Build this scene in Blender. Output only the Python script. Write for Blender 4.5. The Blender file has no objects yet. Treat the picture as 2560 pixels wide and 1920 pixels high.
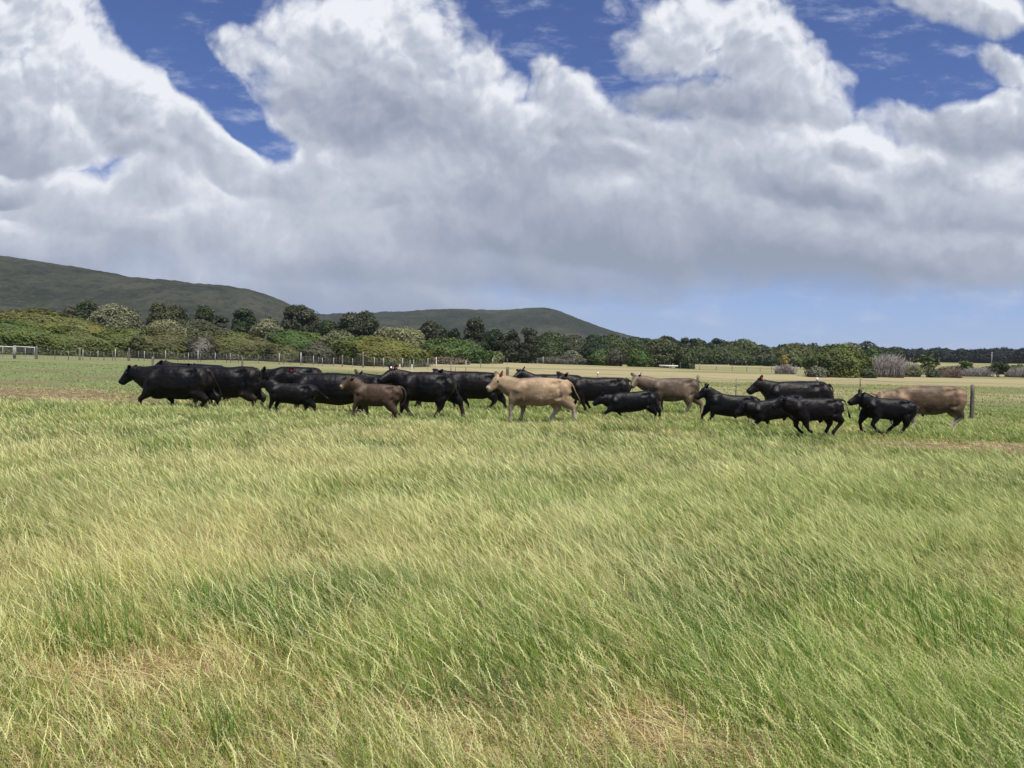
import bpy, math, random
import numpy as np
from mathutils import Matrix, Vector

# ------------------------------------------------------------------ camera
scene = bpy.context.scene
EYE = 1.7
PITCH, ROLL = math.radians(1.58), math.radians(1.3)
F = np.array([0, math.cos(PITCH), -math.sin(PITCH)])
R0 = np.array([1.0, 0, 0]); U0 = np.cross(R0, F)
RT = math.cos(ROLL) * R0 + math.sin(ROLL) * U0
UP = math.cos(ROLL) * U0 - math.sin(ROLL) * R0
CAM = np.array([0, 0, EYE])
cam_d = bpy.data.cameras.new("camera"); cam = bpy.data.objects.new("camera", cam_d)
scene.collection.objects.link(cam); scene.camera = cam
cam_d.lens = 27.0; cam_d.sensor_width = 36.0; cam_d.clip_start = 0.1; cam_d.clip_end = 20000
M = Matrix(((RT[0], UP[0], -F[0], 0), (RT[1], UP[1], -F[1], 0), (RT[2], UP[2], -F[2], EYE), (0, 0, 0, 1)))
cam.matrix_world = M

def ray(px, py):                       # photo pixel (2560 x 1920) -> direction
    return F * 1920 + RT * (px - 1280) - UP * (py - 960)
def at(px, py, Y):                     # point on that ray at depth Y
    d = ray(px, py); return CAM + d * (Y / d[1])

# ------------------------------------------------------------------ sun and exposure
scene.view_settings.view_transform = 'Standard'; scene.view_settings.look = 'None'
scene.view_settings.exposure = 0.35; scene.view_settings.gamma = 1.0
SUN_EL, SUN_AZ = math.radians(66), math.radians(150)      # azimuth clockwise from +Y
sun_d = bpy.data.lights.new("sun", 'SUN'); sun = bpy.data.objects.new("sun", sun_d)
scene.collection.objects.link(sun)
sun_d.energy = 5.0; sun_d.angle = math.radians(0.5); sun_d.color = (1.0, 0.95, 0.85)
sv = Vector((math.sin(SUN_AZ) * math.cos(SUN_EL), math.cos(SUN_AZ) * math.cos(SUN_EL), math.sin(SUN_EL)))
sun.rotation_euler = sv.to_track_quat('Z', 'Y').to_euler()
sun.location = (20, -20, 60)

# ------------------------------------------------------------------ node expression helper
class E:
    def __init__(s, nt, sk): s.nt, s.sk = nt, sk
    def _m(s, op, *a, clamp=False):
        n = s.nt.nodes.new('ShaderNodeMath'); n.operation = op; n.use_clamp = clamp
        for i, v in enumerate(a):
            if isinstance(v, E): s.nt.links.new(v.sk, n.inputs[i])
            else: n.inputs[i].default_value = v
        return E(s.nt, n.outputs[0])
    def __add__(s, o): return s._m('ADD', s, o)
    __radd__ = __add__
    def __sub__(s, o): return s._m('SUBTRACT', s, o)
    def __rsub__(s, o): return s._m('SUBTRACT', o, s)
    def __mul__(s, o): return s._m('MULTIPLY', s, o)
    __rmul__ = __mul__
    def __truediv__(s, o): return s._m('DIVIDE', s, o)
    def max(s, o): return s._m('MAXIMUM', s, o)
    def min(s, o): return s._m('MINIMUM', s, o)
    def pow(s, o): return s._m('POWER', s, o)
    def clamp(s): return s._m('ADD', s, 0.0, clamp=True)
    def step(s, a, b):
        n = s.nt.nodes.new('ShaderNodeMapRange'); n.interpolation_type = 'SMOOTHSTEP'
        s.nt.links.new(s.sk, n.inputs[0]); n.inputs[1].default_value = a; n.inputs[2].default_value = b
        return E(s.nt, n.outputs[0])
def nd(nt, typ, **kw):
    n = nt.nodes.new(typ)
    for k, v in kw.items(): setattr(n, k, v)
    return n
def mixc(nt, f, a, b, mode='MIX'):
    n = nt.nodes.new('ShaderNodeMix'); n.data_type = 'RGBA'; n.blend_type = mode
    for i, v in ((0, f), (6, a), (7, b)):
        if isinstance(v, E): v = v.sk
        if isinstance(v, bpy.types.NodeSocket): nt.links.new(v, n.inputs[i])
        elif i == 0: n.inputs[0].default_value = v
        else: n.inputs[i].default_value = (*v, 1) if len(v) == 3 else v
    return n.outputs[2]
def noise(nt, vec, scale, detail=4, rough=0.55, dist=0.0, out=0):
    n = nt.nodes.new('ShaderNodeTexNoise'); n.inputs['Scale'].default_value = scale
    n.inputs['Detail'].default_value = detail; n.inputs['Roughness'].default_value = rough
    n.inputs['Distortion'].default_value = dist
    if vec is not None: nt.links.new(vec, n.inputs['Vector'])
    return E(nt, n.outputs[out]) if out == 0 else n.outputs[1]

# ------------------------------------------------------------------ sky: physical sky with the day's clouds
def build_world():
    w = bpy.data.worlds.new("World"); scene.world = w; w.use_nodes = True
    w.cycles.sampling_method = 'NONE'
    nt = w.node_tree; nt.nodes.clear(); L = nt.links.new
    out = nd(nt, 'ShaderNodeOutputWorld'); bg = nd(nt, 'ShaderNodeBackground'); L(bg.outputs[0], out.inputs[0])
    sky = nd(nt, 'ShaderNodeTexSky', sky_type='NISHITA'); sky.sun_disc = False
    sky.sun_elevation = SUN_EL; sky.sun_rotation = SUN_AZ; sky.air_density = 1.0; sky.dust_density = 0.1; sky.ozone_density = 6.0
    tc = nd(nt, 'ShaderNodeTexCoord'); sp = nd(nt, 'ShaderNodeSeparateXYZ'); L(tc.outputs['Generated'], sp.inputs[0])
    X, Y, Z = (E(nt, sp.outputs[i]) for i in range(3))
    Yc = Y.max(0.25)
    u = X / Yc; v = Z / Yc
    cb = nd(nt, 'ShaderNodeCombineXYZ'); L(u.sk, cb.inputs[0]); L(v.sk, cb.inputs[1]); P = cb.outputs[0]
    def warp(src, sc, amp, det, off, rough=.5):
        a = nd(nt, 'ShaderNodeVectorMath', operation='ADD'); L(src, a.inputs[0]); a.inputs[1].default_value = (off, off * 1.7, 0)
        c = noise(nt, a.outputs[0], sc, det, rough, out=1)
        s_ = nd(nt, 'ShaderNodeVectorMath', operation='SUBTRACT'); L(c, s_.inputs[0]); s_.inputs[1].default_value = (.5, .5, .5)
        m_ = nd(nt, 'ShaderNodeVectorMath', operation='SCALE'); L(s_.outputs[0], m_.inputs[0]); m_.inputs['Scale'].default_value = amp
        r = nd(nt, 'ShaderNodeVectorMath', operation='ADD'); L(src, r.inputs[0]); L(m_.outputs[0], r.inputs[1]); return r.outputs[0]
    W = warp(P, 4.0, 0.11, 5.0, 3.0, .55)
    # clouds: centre x, y, radius x, y (photo display units 2212 wide), turn, lift of brightness
    CL = [(60, 90, 260, 210, 30, .10), (300, 250, 240, 120, 42, .12), (470, 340, 150, 55, 38, .05), (-60, 210, 300, 120, 10, -.12),
          (60, 320, 190, 75, 14, .02), (10, 415, 130, 30, 0, -.05),
          (320, 425, 120, 62, 0, .22), (170, 470, 130, 82, 0, .18), (60, 560, 200, 75, 0, .04), (420, 540, 260, 80, 0, .08),
          (540, 120, 110, 62, 12, .1), (700, 130, 210, 140, 0, .04), (880, 110, 210, 170, 0, .08), (1010, 170, 130, 130, 25, .06), (860, 245, 260, 80, 4, -.34),
          (830, 430, 290, 130, 8, .08), (700, 560, 500, 110, 0, -.05), (1000, 370, 200, 90, 0, .02),
          (1250, 215, 110, 70, 25, .02), (1190, 140, 70, 60, 30, -.1), (1330, 290, 170, 70, 15, -.2),
          (1440, 80, 150, 110, 5, .0), (1620, 90, 150, 120, 15, .06), (1690, 150, 150, 100, 10, .02), (1570, 235, 260, 75, 0, -.30), (1000, 300, 520, 70, 0, -.12), (1500, 330, 700, 80, 0, .0),
          (2080, 10, 190, 60, 8, -.05), (2160, 130, 120, 50, 20, -.12), (2150, 240, 300, 80, -8, .02),
          (1400, 430, 560, 110, 0, .1), (2050, 400, 420, 120, 0, .12), (1500, 540, 900, 95, 0, -.16), (1900, 560, 700, 75, 0, -.16),
          (1250, 370, 130, 50, 5, -.35), (1850, 330, 90, 30, 10, -.5), (1760, 410, 180, 42, 5, -.45), (1450, 470, 150, 40, 0, -.3), (1360, 340, 90, 22, 5, .5), (1000, 600, 500, 50, 0, -.12), (500, 650, 800, 60, 0, -.1), (200, 590, 520, 75, 0, -.02)]
    num = None; cov = None; den = None
    for cx, cy, rx, ry, rot, lift in CL:
        k = 2560 / 2212.0
        c = ray(cx * k, cy * k); c = c / c[1]
        mp = nd(nt, 'ShaderNodeMapping', vector_type='TEXTURE'); L(W, mp.inputs[0])
        mp.inputs['Location'].default_value = (c[0], c[2], 0)
        mp.inputs['Rotation'].default_value = (0, 0, -math.radians(rot) - ROLL)
        mp.inputs['Scale'].default_value = (rx * k / 1920, ry * k / 1920, 1e5)
        dp = nd(nt, 'ShaderNodeVectorMath', operation='DOT_PRODUCT'); L(mp.outputs[0], dp.inputs[0]); L(mp.outputs[0], dp.inputs[1])
        dotp = nd(nt, 'ShaderNodeVectorMath', operation='DOT_PRODUCT'); L(mp.outputs[0], dotp.inputs[0]); dotp.inputs[1].default_value = (0.16, 0.40, 0)
        d = 1.0 - E(nt, dp.outputs['Value'])
        q = (d + 0.35).max(0.0); wgt = q * q
        sh = (E(nt, dotp.outputs['Value']) + lift) * wgt
        cov = d if cov is None else cov.max(d)
        num = sh if num is None else num + sh
        den = wgt if den is None else den + wgt
    B = num / (den + 0.05)
    f1 = noise(nt, W, 5.5, 9, 0.60)
    # density difference towards the light gives the billows their lit and shaded sides
    off = nd(nt, 'ShaderNodeVectorMath', operation='ADD'); L(W, off.inputs[0]); off.inputs[1].default_value = (0.010, 0.030, 0)
    f2 = noise(nt, off.outputs[0], 5.5, 9, 0.60)
    f3 = noise(nt, W, 2.6, 3, 0.55)
    def voro(src):
        vn = nd(nt, 'ShaderNodeTexVoronoi', feature='F1'); L(src, vn.inputs['Vector']); vn.inputs['Scale'].default_value = 13.0
        vn.inputs['Detail'].default_value = 2.5; vn.inputs['Roughness'].default_value = 0.5; vn.inputs['Lacunarity'].default_value = 2.3; pass
        return E(nt, vn.outputs['Distance'])
    W2 = warp(W, 14.0, 0.018, 3.0, 5.0)
    off2 = nd(nt, 'ShaderNodeVectorMath', operation='ADD'); L(W2, off2.inputs[0]); off2.inputs[1].default_value = (0.006, 0.012, 0)
    v1 = voro(W2); v2 = voro(off2.outputs[0])
    hi = v.step(0.24, 0.42)
    deck = (1.0 - v.step(0.25, 0.37)) * v.step(0.11, 0.18) * 0.70
    dens = (cov * 0.9 + (f1 - 0.5) * 2.7 - (v1 - 0.50) * (0.30 + hi * 0.42) + 0.11 + deck)
    for cx, cy, rx, ry, rot, am in ((330, 90, 190, 85, 52, .85), (465, 230, 160, 75, 47, 1.0), (585, 325, 120, 60, 45, 1.35), (1120, 50, 150, 95, 20, .85), (200, 400, 150, 48, -14, 1.05), (1940, 110, 240, 100, 15, .8), (1240, 60, 80, 110, 0, .5)):
        k = 2560 / 2212.0; c = ray(cx * k, cy * k); c = c / c[1]
        mp = nd(nt, 'ShaderNodeMapping', vector_type='TEXTURE'); L(W, mp.inputs[0])
        mp.inputs['Location'].default_value = (c[0], c[2], 0); mp.inputs['Rotation'].default_value = (0, 0, -math.radians(rot) - ROLL); mp.inputs['Scale'].default_value = (rx * k / 1920, ry * k / 1920, 1e5)
        dp = nd(nt, 'ShaderNodeVectorMath', operation='DOT_PRODUCT'); L(mp.outputs[0], dp.inputs[0]); L(mp.outputs[0], dp.inputs[1])
        dens = dens - (1.0 - E(nt, dp.outputs['Value'])).max(0.0) * am
    soft = 1.0 - v.step(0.05, 0.24)
    alpha = dens.step(-0.28, 0.42) * (1.0 - soft) + dens.step(-0.9, 1.0) * soft
    thick = dens.step(0.0, 1.2)
    edge = 1.0 - dens.step(0.0, 1.0)
    bright = (B * 0.95 + (f1 - f2) * 1.35 + (v2 - v1) * 0.55 * (0.22 + v.step(0.15, 0.42)) + (f3 - 0.5) * 0.9 + 0.675 + edge * 0.12 - thick * 0.10 - (1.0 - v.step(0.10, 0.36)) * 0.16).clamp()
    ramp = nd(nt, 'ShaderNodeValToRGB'); L(bright.sk, ramp.inputs[0])
    cr = ramp.color_ramp; cr.elements[0].position = 0.12; cr.elements[0].color = (0.30, 0.345, 0.44, 1)
    cr.elements[1].position = 0.95; cr.elements[1].color = (0.87, 0.89, 0.94, 1)
    e = cr.elements.new(0.42); e.color = (0.41, 0.45, 0.545, 1)
    e = cr.elements.new(0.7); e.color = (0.57, 0.61, 0.70, 1)
    sk = nd(nt, 'ShaderNodeVectorMath', operation='SCALE'); L(sky.outputs[0], sk.inputs[0]); sk.inputs['Scale'].default_value = 0.072
    tn = nd(nt, 'ShaderNodeVectorMath', operation='MULTIPLY'); L(sk.outputs[0], tn.inputs[0]); tn.inputs[1].default_value = (0.86, 0.92, 1.32); sk = tn
    low = 1.0 - v.step(0.0, 0.22)
    blue = mixc(nt, low * 0.62, sk.outputs[0], (0.43, 0.61, 0.96))
    mp = nd(nt, 'ShaderNodeMapping'); L(P, mp.inputs[0]); mp.inputs['Scale'].default_value = (1, 2.6, 1)
    wis = noise(nt, mp.outputs[0], 9, 5, 0.65).step(0.50, 0.76) * 0.6
    blue = mixc(nt, wis, blue, (0.60, 0.66, 0.82))
    cloudc = mixc(nt, (1.0 - v.step(0.02, 0.16)) * 0.6, ramp.outputs[0], (0.33, 0.40, 0.56))
    up = v.step(-0.02, 0.02)
    col = mixc(nt, alpha, blue, cloudc)
    col = mixc(nt, up, (0.10, 0.12, 0.08), col)
    L(col, bg.inputs[0]); bg.inputs[1].default_value = 0.785
build_world()
scene.cycles.max_bounces = 6; scene.cycles.diffuse_bounces = 2; scene.cycles.transmission_bounces = 3; scene.cycles.glossy_bounces = 2

# ------------------------------------------------------------------ numpy helpers
rng = np.random.default_rng(7)
def _h(i, j, k, s):
    n = (i * 374761393 + j * 668265263 + k * 2147483647 + s * 974634777) & 0xffffffff
    n = ((n ^ (n >> 13)) * 1274126177) & 0xffffffff
    return ((n ^ (n >> 16)) & 0xffff) / 65535.0
def vnoise(p, s=0):
    p = np.asarray(p, float)
    if p.shape[-1] == 2: p = np.concatenate([p, np.zeros(p.shape[:-1] + (1,))], -1)
    i = np.floor(p).astype(np.int64); f = p - i; f = f * f * (3 - 2 * f)
    r = 0
    for a in (0, 1):
        for b in (0, 1):
            for c in (0, 1):
                w = (f[..., 0] if a else 1 - f[..., 0]) * (f[..., 1] if b else 1 - f[..., 1]) * (f[..., 2] if c else 1 - f[..., 2])
                r = r + w * _h(i[..., 0] + a, i[..., 1] + b, i[..., 2] + c, s)
    return r
def fbm(p, o=4, s=0):
    r, a, t = 0, 1.0, 0
    p = np.asarray(p, float)
    for k in range(o):
        r = r + a * vnoise(p, s + k * 17); t += a; a *= .5; p = p * 2.03
    return r / t
def sstep(x, a, b):
    t = np.clip((x - a) / (b - a), 0, 1); return t * t * (3 - 2 * t)

TU = np.array([-.75, -.35, 0, .35, .75]); TY = np.array([0, 30, 50, 90, 120, 180, 300, 500, 900, 1500, 9000.])
TZ = np.array([[0, 0, 0, 0, 0], [.02, 0, 0, 0, 0], [.25, .18, .15, .1, .1], [.95, .7, .45, .42, .45], [1.4, 1.15, .9, .72, .75],
               [2.4, 2.1, 1.7, 1.3, 1.25], [4.5, 4.5, 3.8, 3.2, 3.0], [9, 9, 8.5, 8, 8.2], [13, 13, 13, 12, 11], [15, 15, 15, 12, 10], [15, 15, 15, 10, 8]])
def ground_z(x, y):
    x = np.asarray(x, float); y = np.asarray(y, float)
    yy = np.sqrt(x * x * .25 + y * y); yy = np.where(y < 0, np.minimum(yy, 30), yy)
    u = np.clip(x / np.maximum(np.abs(y), 1.0), -.75, .75)
    iu = np.clip(np.searchsorted(TU, u) - 1, 0, 3); fu = (u - TU[iu]) / (TU[iu + 1] - TU[iu]); fu = fu * fu * (3 - 2 * fu)
    iy = np.clip(np.searchsorted(TY, yy) - 1, 0, len(TY) - 2); fy = np.clip((yy - TY[iy]) / (TY[iy + 1] - TY[iy]), 0, 1)
    z = (TZ[iy, iu] * (1 - fu) + TZ[iy, iu + 1] * fu) * (1 - fy) + (TZ[iy + 1, iu] * (1 - fu) + TZ[iy + 1, iu + 1] * fu) * fy
    p = np.stack([x, y], -1)
    return z + (fbm(p * .35, 3, 5) - .5) * .10 * sstep(yy, 2, 12) + (fbm(p * .05, 2, 8) - .5) * .35 * sstep(yy, 30, 90)

def mesh_np(name, V, faces_flat, nper, colors=None, smooth=False):
    """V (n,3), faces_flat ints, nper: verts per face (int or array)."""
    me = bpy.data.meshes.new(name)
    V = np.asarray(V, np.float32); ff = np.asarray(faces_flat, np.int32).ravel()
    if np.isscalar(nper): tot = np.full(len(ff) // nper, nper, np.int32)
    else: tot = np.asarray(nper, np.int32)
    st = np.concatenate([[0], np.cumsum(tot)[:-1]]).astype(np.int32)
    me.vertices.add(len(V)); me.vertices.foreach_set('co', V.ravel())
    me.loops.add(len(ff)); me.loops.foreach_set('vertex_index', ff)
    me.polygons.add(len(tot)); me.polygons.foreach_set('loop_start', st)
    if smooth: me.polygons.foreach_set('use_smooth', np.ones(len(tot), bool))
    me.update(calc_edges=True); me.validate()
    if colors is not None:
        a = me.color_attributes.new('tint', 'FLOAT_COLOR', 'POINT')
        c = np.ones((len(V), 4), np.float32); c[:, :3] = colors
        a.data.foreach_set('color', c.ravel())
    return me
class MB:                              # collects pieces into one mesh
    def __init__(s): s.V, s.F, s.N, s.C, s.n = [], [], [], [], 0
    def add(s, V, F_, nper, C=None):
        V = np.asarray(V, float); F_ = np.asarray(F_, int).ravel()
        s.V.append(V); s.F.append(F_ + s.n); s.n += len(V)
        s.N.append(np.full(len(F_) // nper, nper) if np.isscalar(nper) else np.asarray(nper))
        s.C.append(np.broadcast_to(np.asarray(C if C is not None else (1, 1, 1), float), (len(V), 3)))
    def mesh(s, name, smooth=False):
        return mesh_np(name, np.concatenate(s.V), np.concatenate(s.F), np.concatenate(s.N), np.concatenate(s.C), smooth)
    def loft(s, P, rw, rh, side=(0, 1, 0), n=12, C=None, expo=2.0):
        P = np.asarray(P, float); m = len(P); rw = np.broadcast_to(rw, m); rh = np.broadcast_to(rh, m)
        T = np.gradient(P, axis=0); T /= np.linalg.norm(T, axis=1)[:, None] + 1e-9
        S = np.broadcast_to(np.asarray(side, float), (m, 3)); S = S - T * np.sum(S * T, 1)[:, None]
        S = S / (np.linalg.norm(S, axis=1)[:, None] + 1e-9); N_ = np.cross(T, S)
        a = np.arange(n) * 2 * np.pi / n; ca, sa = np.cos(a), np.sin(a)
        ca = np.sign(ca) * np.abs(ca) ** (2 / expo); sa = np.sign(sa) * np.abs(sa) ** (2 / expo)
        V = P[:, None] + S[:, None] * (ca[None, :, None] * rw[:, None, None]) + N_[:, None] * (sa[None, :, None] * rh[:, None, None])
        V = V.reshape(-1, 3); q = []
        i, j = np.meshgrid(np.arange(m - 1), np.arange(n), indexing='ij')
        q = np.stack([i * n + j, i * n + (j + 1) % n, (i + 1) * n + (j + 1) % n, (i + 1) * n + j], -1).reshape(-1)
        caps = np.concatenate([np.arange(n)[::-1], (m - 1) * n + np.arange(n)])
        if C is not None and np.ndim(C) == 2: C = np.repeat(np.asarray(C), n, 0)
        s.add(V, np.concatenate([q, caps]), np.concatenate([np.full(len(q) // 4, 4), [n, n]]), C)
    def tube(s, P, r, n=6, C=None): s.loft(P, r, r, (0.13, 0.99, 0.05) if abs(P[0][0] - P[-1][0]) > 1e-6 or abs(P[0][2] - P[-1][2]) > abs(P[0][1] - P[-1][1]) else (1, 0, 0), n, C)
    def box(s, c, d, rotz=0, C=None):
        v = np.array([[x, y, z] for x in (-.5, .5) for y in (-.5, .5) for z in (-.5, .5)]) * np.asarray(d)
        cz, sz = math.cos(rotz), math.sin(rotz)
        v = np.stack([v[:, 0] * cz - v[:, 1] * sz, v[:, 0] * sz + v[:, 1] * cz, v[:, 2]], 1) + np.asarray(c)
        s.add(v, [0, 1, 3, 2, 4, 6, 7, 5, 0, 4, 5, 1, 2, 3, 7, 6, 0, 2, 6, 4, 1, 5, 7, 3], 4, C)

def link(name, me, mat=None, parent=None, loc=None):
    o = bpy.data.objects.new(name, me); scene.collection.objects.link(o)
    if mat is not None and me is not None and len(me.materials) == 0: me.materials.append(mat)
    if parent is not None: o.parent = parent
    if loc is not None: o.location = loc
    return o
def tag(o, label=None, cat=None, group=None, kind=None):
    if label: o['label'] = label
    if cat: o['category'] = cat
    if group: o['group'] = group
    if kind: o['kind'] = kind
    return o

# ------------------------------------------------------------------ materials
def new_mat(name):
    m = bpy.data.materials.new(name); m.use_nodes = True; nt = m.node_tree
    b = nt.nodes['Principled BSDF']; return m, nt, b
def leafy(name, trans=0.35, rough=0.55, spec=0.3, var=0.35, scale=1.2):
    m, nt, b = new_mat(name); L = nt.links.new
    at_ = nd(nt, 'ShaderNodeAttribute', attribute_name='tint')
    g = nd(nt, 'ShaderNodeNewGeometry')
    n1 = noise(nt, g.outputs['Position'], scale, 3)
    val = (n1 - 0.5) * (2 * var) + 1.0
    mul = nd(nt, 'ShaderNodeVectorMath', operation='SCALE'); L(at_.outputs['Color'], mul.inputs[0]); L(val.sk, mul.inputs['Scale'])
    L(mul.outputs[0], b.inputs['Base Color']); b.inputs['Roughness'].default_value = rough; b.inputs['Specular IOR Level'].default_value = spec
    if trans > 0:
        tr = nd(nt, 'ShaderNodeBsdfTranslucent'); L(mul.outputs[0], tr.inputs[0])
        mx = nd(nt, 'ShaderNodeMixShader'); mx.inputs[0].default_value = trans
        L(b.outputs[0], mx.inputs[1]); L(tr.outputs[0], mx.inputs[2]); L(mx.outputs[0], nt.nodes['Material Output'].inputs[0])
    return m
M_GRASS = leafy('grass_blades', 0.42, 0.55, 0.12, 0.18, 1.5)
M_LEAF = leafy('foliage', 0.20, 0.6, 0.18, 0.14, 0.35)
M_BARK = leafy('bark', 0.0, 0.85, 0.15, 0.4, 2.0)
M_TWIG = leafy('dead_twigs', 0.0, 0.85, 0.1, 0.3, 1.0)
M_POST = leafy('weathered_post_wood', 0.0, 0.85, 0.15, 0.5, 9.0)
M_STEEL = leafy('fence_steel', 0.0, 0.55, 0.4, 0.15, 9.0)
M_PLAST = leafy('tag_plastic', 0.0, 0.4, 0.5, 0.05, 9.0)

def coat_mat():
    m, nt, b = new_mat('cattle_coat'); L = nt.links.new
    a = nd(nt, 'ShaderNodeAttribute', attribute_name='tint'); tc = nd(nt, 'ShaderNodeTexCoord'); oi = nd(nt, 'ShaderNodeObjectInfo')
    ad = nd(nt, 'ShaderNodeVectorMath', operation='ADD'); L(tc.outputs['Object'], ad.inputs[0])
    rr = nd(nt, 'ShaderNodeVectorMath', operation='SCALE'); rr.inputs[0].default_value = (31, 17, 53); L(oi.outputs['Random'], rr.inputs['Scale'])
    L(rr.outputs[0], ad.inputs[1]); p = ad.outputs[0]
    n1 = noise(nt, p, 2.6, 4, 0.6, 0.4); n2 = noise(nt, p, 14, 4, 0.7)
    val = (n1 - 0.5) * 1.1 + (n2 - 0.5) * 0.6 + 1.0
    mul = nd(nt, 'ShaderNodeVectorMath', operation='SCALE'); L(a.outputs['Color'], mul.inputs[0]); L(val.sk, mul.inputs['Scale'])
    L(mul.outputs[0], b.inputs['Base Color']); b.inputs['Roughness'].default_value = 0.42
    b.inputs['Specular IOR Level'].default_value = 0.21
    b.inputs['Sheen Weight'].default_value = 0.02; b.inputs['Sheen Roughness'].default_value = 0.4
    rg = (n2 - 0.5) * 0.5 + 0.48; L(rg.sk, b.inputs['Roughness'])
    mp = nd(nt, 'ShaderNodeMapping'); L(p, mp.inputs[0]); mp.inputs['Scale'].default_value = (1, 1, 0.45)
    n3 = noise(nt, mp.outputs[0], 60, 3, 0.7); n4 = noise(nt, p, 7, 2)
    bp = nd(nt, 'ShaderNodeBump'); bp.inputs['Distance'].default_value = 0.03; bp.inputs['Strength'].default_value = 0.6
    hh = n3 * 0.35 + n4 * 1.0
    L(hh.sk, bp.inputs['Height']); L(bp.outputs[0], b.inputs['Normal'])
    return m
M_COAT = coat_mat()
m_, nt_, b_ = new_mat('eye_surface'); b_.inputs['Base Color'].default_value = (.01, .008, .006, 1); b_.inputs['Roughness'].default_value = .1; M_EYE = m_

def ground_mat():
    m, nt, b = new_mat('paddock_soil_and_turf'); L = nt.links.new
    a = nd(nt, 'ShaderNodeAttribute', attribute_name='tint'); g = nd(nt, 'ShaderNodeNewGeometry'); P = g.outputs['Position']
    n1 = noise(nt, P, 1.1, 5, 0.65); n2 = noise(nt, P, 9, 5, 0.7); n3 = noise(nt, P, 45, 4, 0.7)
    mp = nd(nt, 'ShaderNodeMapping'); L(P, mp.inputs[0]); mp.inputs['Scale'].default_value = (.06, .35, .3)
    n4 = noise(nt, mp.outputs[0], 1.0, 4, 0.6)
    val = (n1 - .5) * .5 + (n2 - .5) * .55 + (n3 - .5) * .6 + (n4 - .5) * .35 + 1.0
    mul = nd(nt, 'ShaderNodeVectorMath', operation='SCALE'); L(a.outputs['Color'], mul.inputs[0]); L(val.sk, mul.inputs['Scale'])
    straw = n3.step(0.62, 0.75) * 0.35
    col = mixc(nt, straw, mul.outputs[0], (0.30, 0.24, 0.14))
    L(col, b.inputs['Base Color']); b.inputs['Roughness'].default_value = .95; b.inputs['Specular IOR Level'].default_value = .05
    bp = nd(nt, 'ShaderNodeBump'); bp.inputs['Distance'].default_value = .05; bp.inputs['Strength'].default_value = .8
    hh = n2 + n3 * .5; L(hh.sk, bp.inputs['Height']); L(bp.outputs[0], b.inputs['Normal'])
    return m
def hill_mat():
    m, nt, b = new_mat('heath_covered_hill'); L = nt.links.new
    g = nd(nt, 'ShaderNodeNewGeometry'); P = g.outputs['Position']
    n1 = noise(nt, P, .006, 5, 0.6); n2 = noise(nt, P, .05, 7, 0.8); n3 = noise(nt, P, .16, 4, 0.75)
    c = mixc(nt, n1.step(.38, .62), (0.027, 0.035, 0.022), (0.064, 0.070, 0.046))
    c = mixc(nt, n2.step(.46, .60) * .65, c, (0.014, 0.018, 0.015))
    c = mixc(nt, n3.step(.50, .64) * .45, c, (0.095, 0.095, 0.070))
    L(c, b.inputs['Base Color']); b.inputs['Roughness'].default_value = 1; b.inputs['Specular IOR Level'].default_value = 0.05
    bp = nd(nt, 'ShaderNodeBump'); bp.inputs['Distance'].default_value = 6; bp.inputs['Strength'].default_value = .9
    hh = n2 * 1.4 + n3 * .5; L(hh.sk, bp.inputs['Height']); L(bp.outputs[0], b.inputs['Normal'])
    return m

# ------------------------------------------------------------------ ground zones
def gpt(px, py):                       # ground point under a photo pixel (near field, z ~ 0)
    d = ray(px, py); t = -EYE / d[2]; p = CAM + d * t; return p[0], p[1]
BU = [-.8, -.67, -.3, 0, .2, .45, .67, .8]; BD = [23, 23, 21.5, 18.8, 17, 14.8, 14, 14]
BARE = []                              # x, y, rx, ry, amount : bare or strawy patches
for px, py, rx, ry, am in ((60, 985, 4.4, 3.2, 1.5), (200, 1000, 3.4, 1.6, 1.4), (290, 1003, 3.4, 1.8, 1.2), (20, 965, 2.2, 2.4, 1.0), (120, 938, 1.8, 3.4, 1.0), (250, 952, 2, 3, .8), (380, 1003, 2.2, 1.0, .7),
                       (2380, 1118, 2.6, .9, 1.4), (2480, 1122, 2.2, 1.2, 1.4), (2240, 1112, 1.4, .5, .9), (2500, 1095, 1.4, .8, .6), (1570, 1085, 1.2, .5, .7), (2130, 1075, .8, .5, .7), (560, 1080, 1.2, .5, .3),
                       (1700, 1805, .24, .15, 1.3), (1640, 1735, .12, .12, .8), (1800, 1860, .35, .15, .7), (420, 1690, .55, .26, .7), (250, 1560, .45, .3, .45), (640, 1420, .6, .25, .5), (700, 1560, .35, .2, .45),
                       (1060, 1820, .4, .15, .4), (1230, 1860, .3, .12, .35), (1580, 1500, .7, .4, .4), (60, 1480, .6, .5, .5), (1180, 1330, .9, .6, .2)):
    x, y = gpt(px, py); BARE.append((x, y, rx, ry, am))
def bare_mask(x, y):
    p = np.stack([x, y], -1)
    wx = x + (fbm(p * 1.3, 3, 40) - .5) * 1.2; wy = y + (fbm(p * 1.3, 3, 60) - .5) * 1.0
    r = np.zeros(np.shape(x))
    for a, b, rx, ry, am in BARE:
        r = np.maximum(r, am * np.exp(-(((wx - a) / rx) ** 2 + ((wy - b) / ry) ** 2)))
    return np.clip(r, 0, 1)
def long_mask(x, y):
    u = x / np.maximum(y, .5); d = np.interp(u, BU, BD)
    p = np.stack([x, y], -1)
    return sstep(d + (fbm(p * .45, 4, 90) - .5) * 8 - y, -2.6, 1.6)
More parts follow.
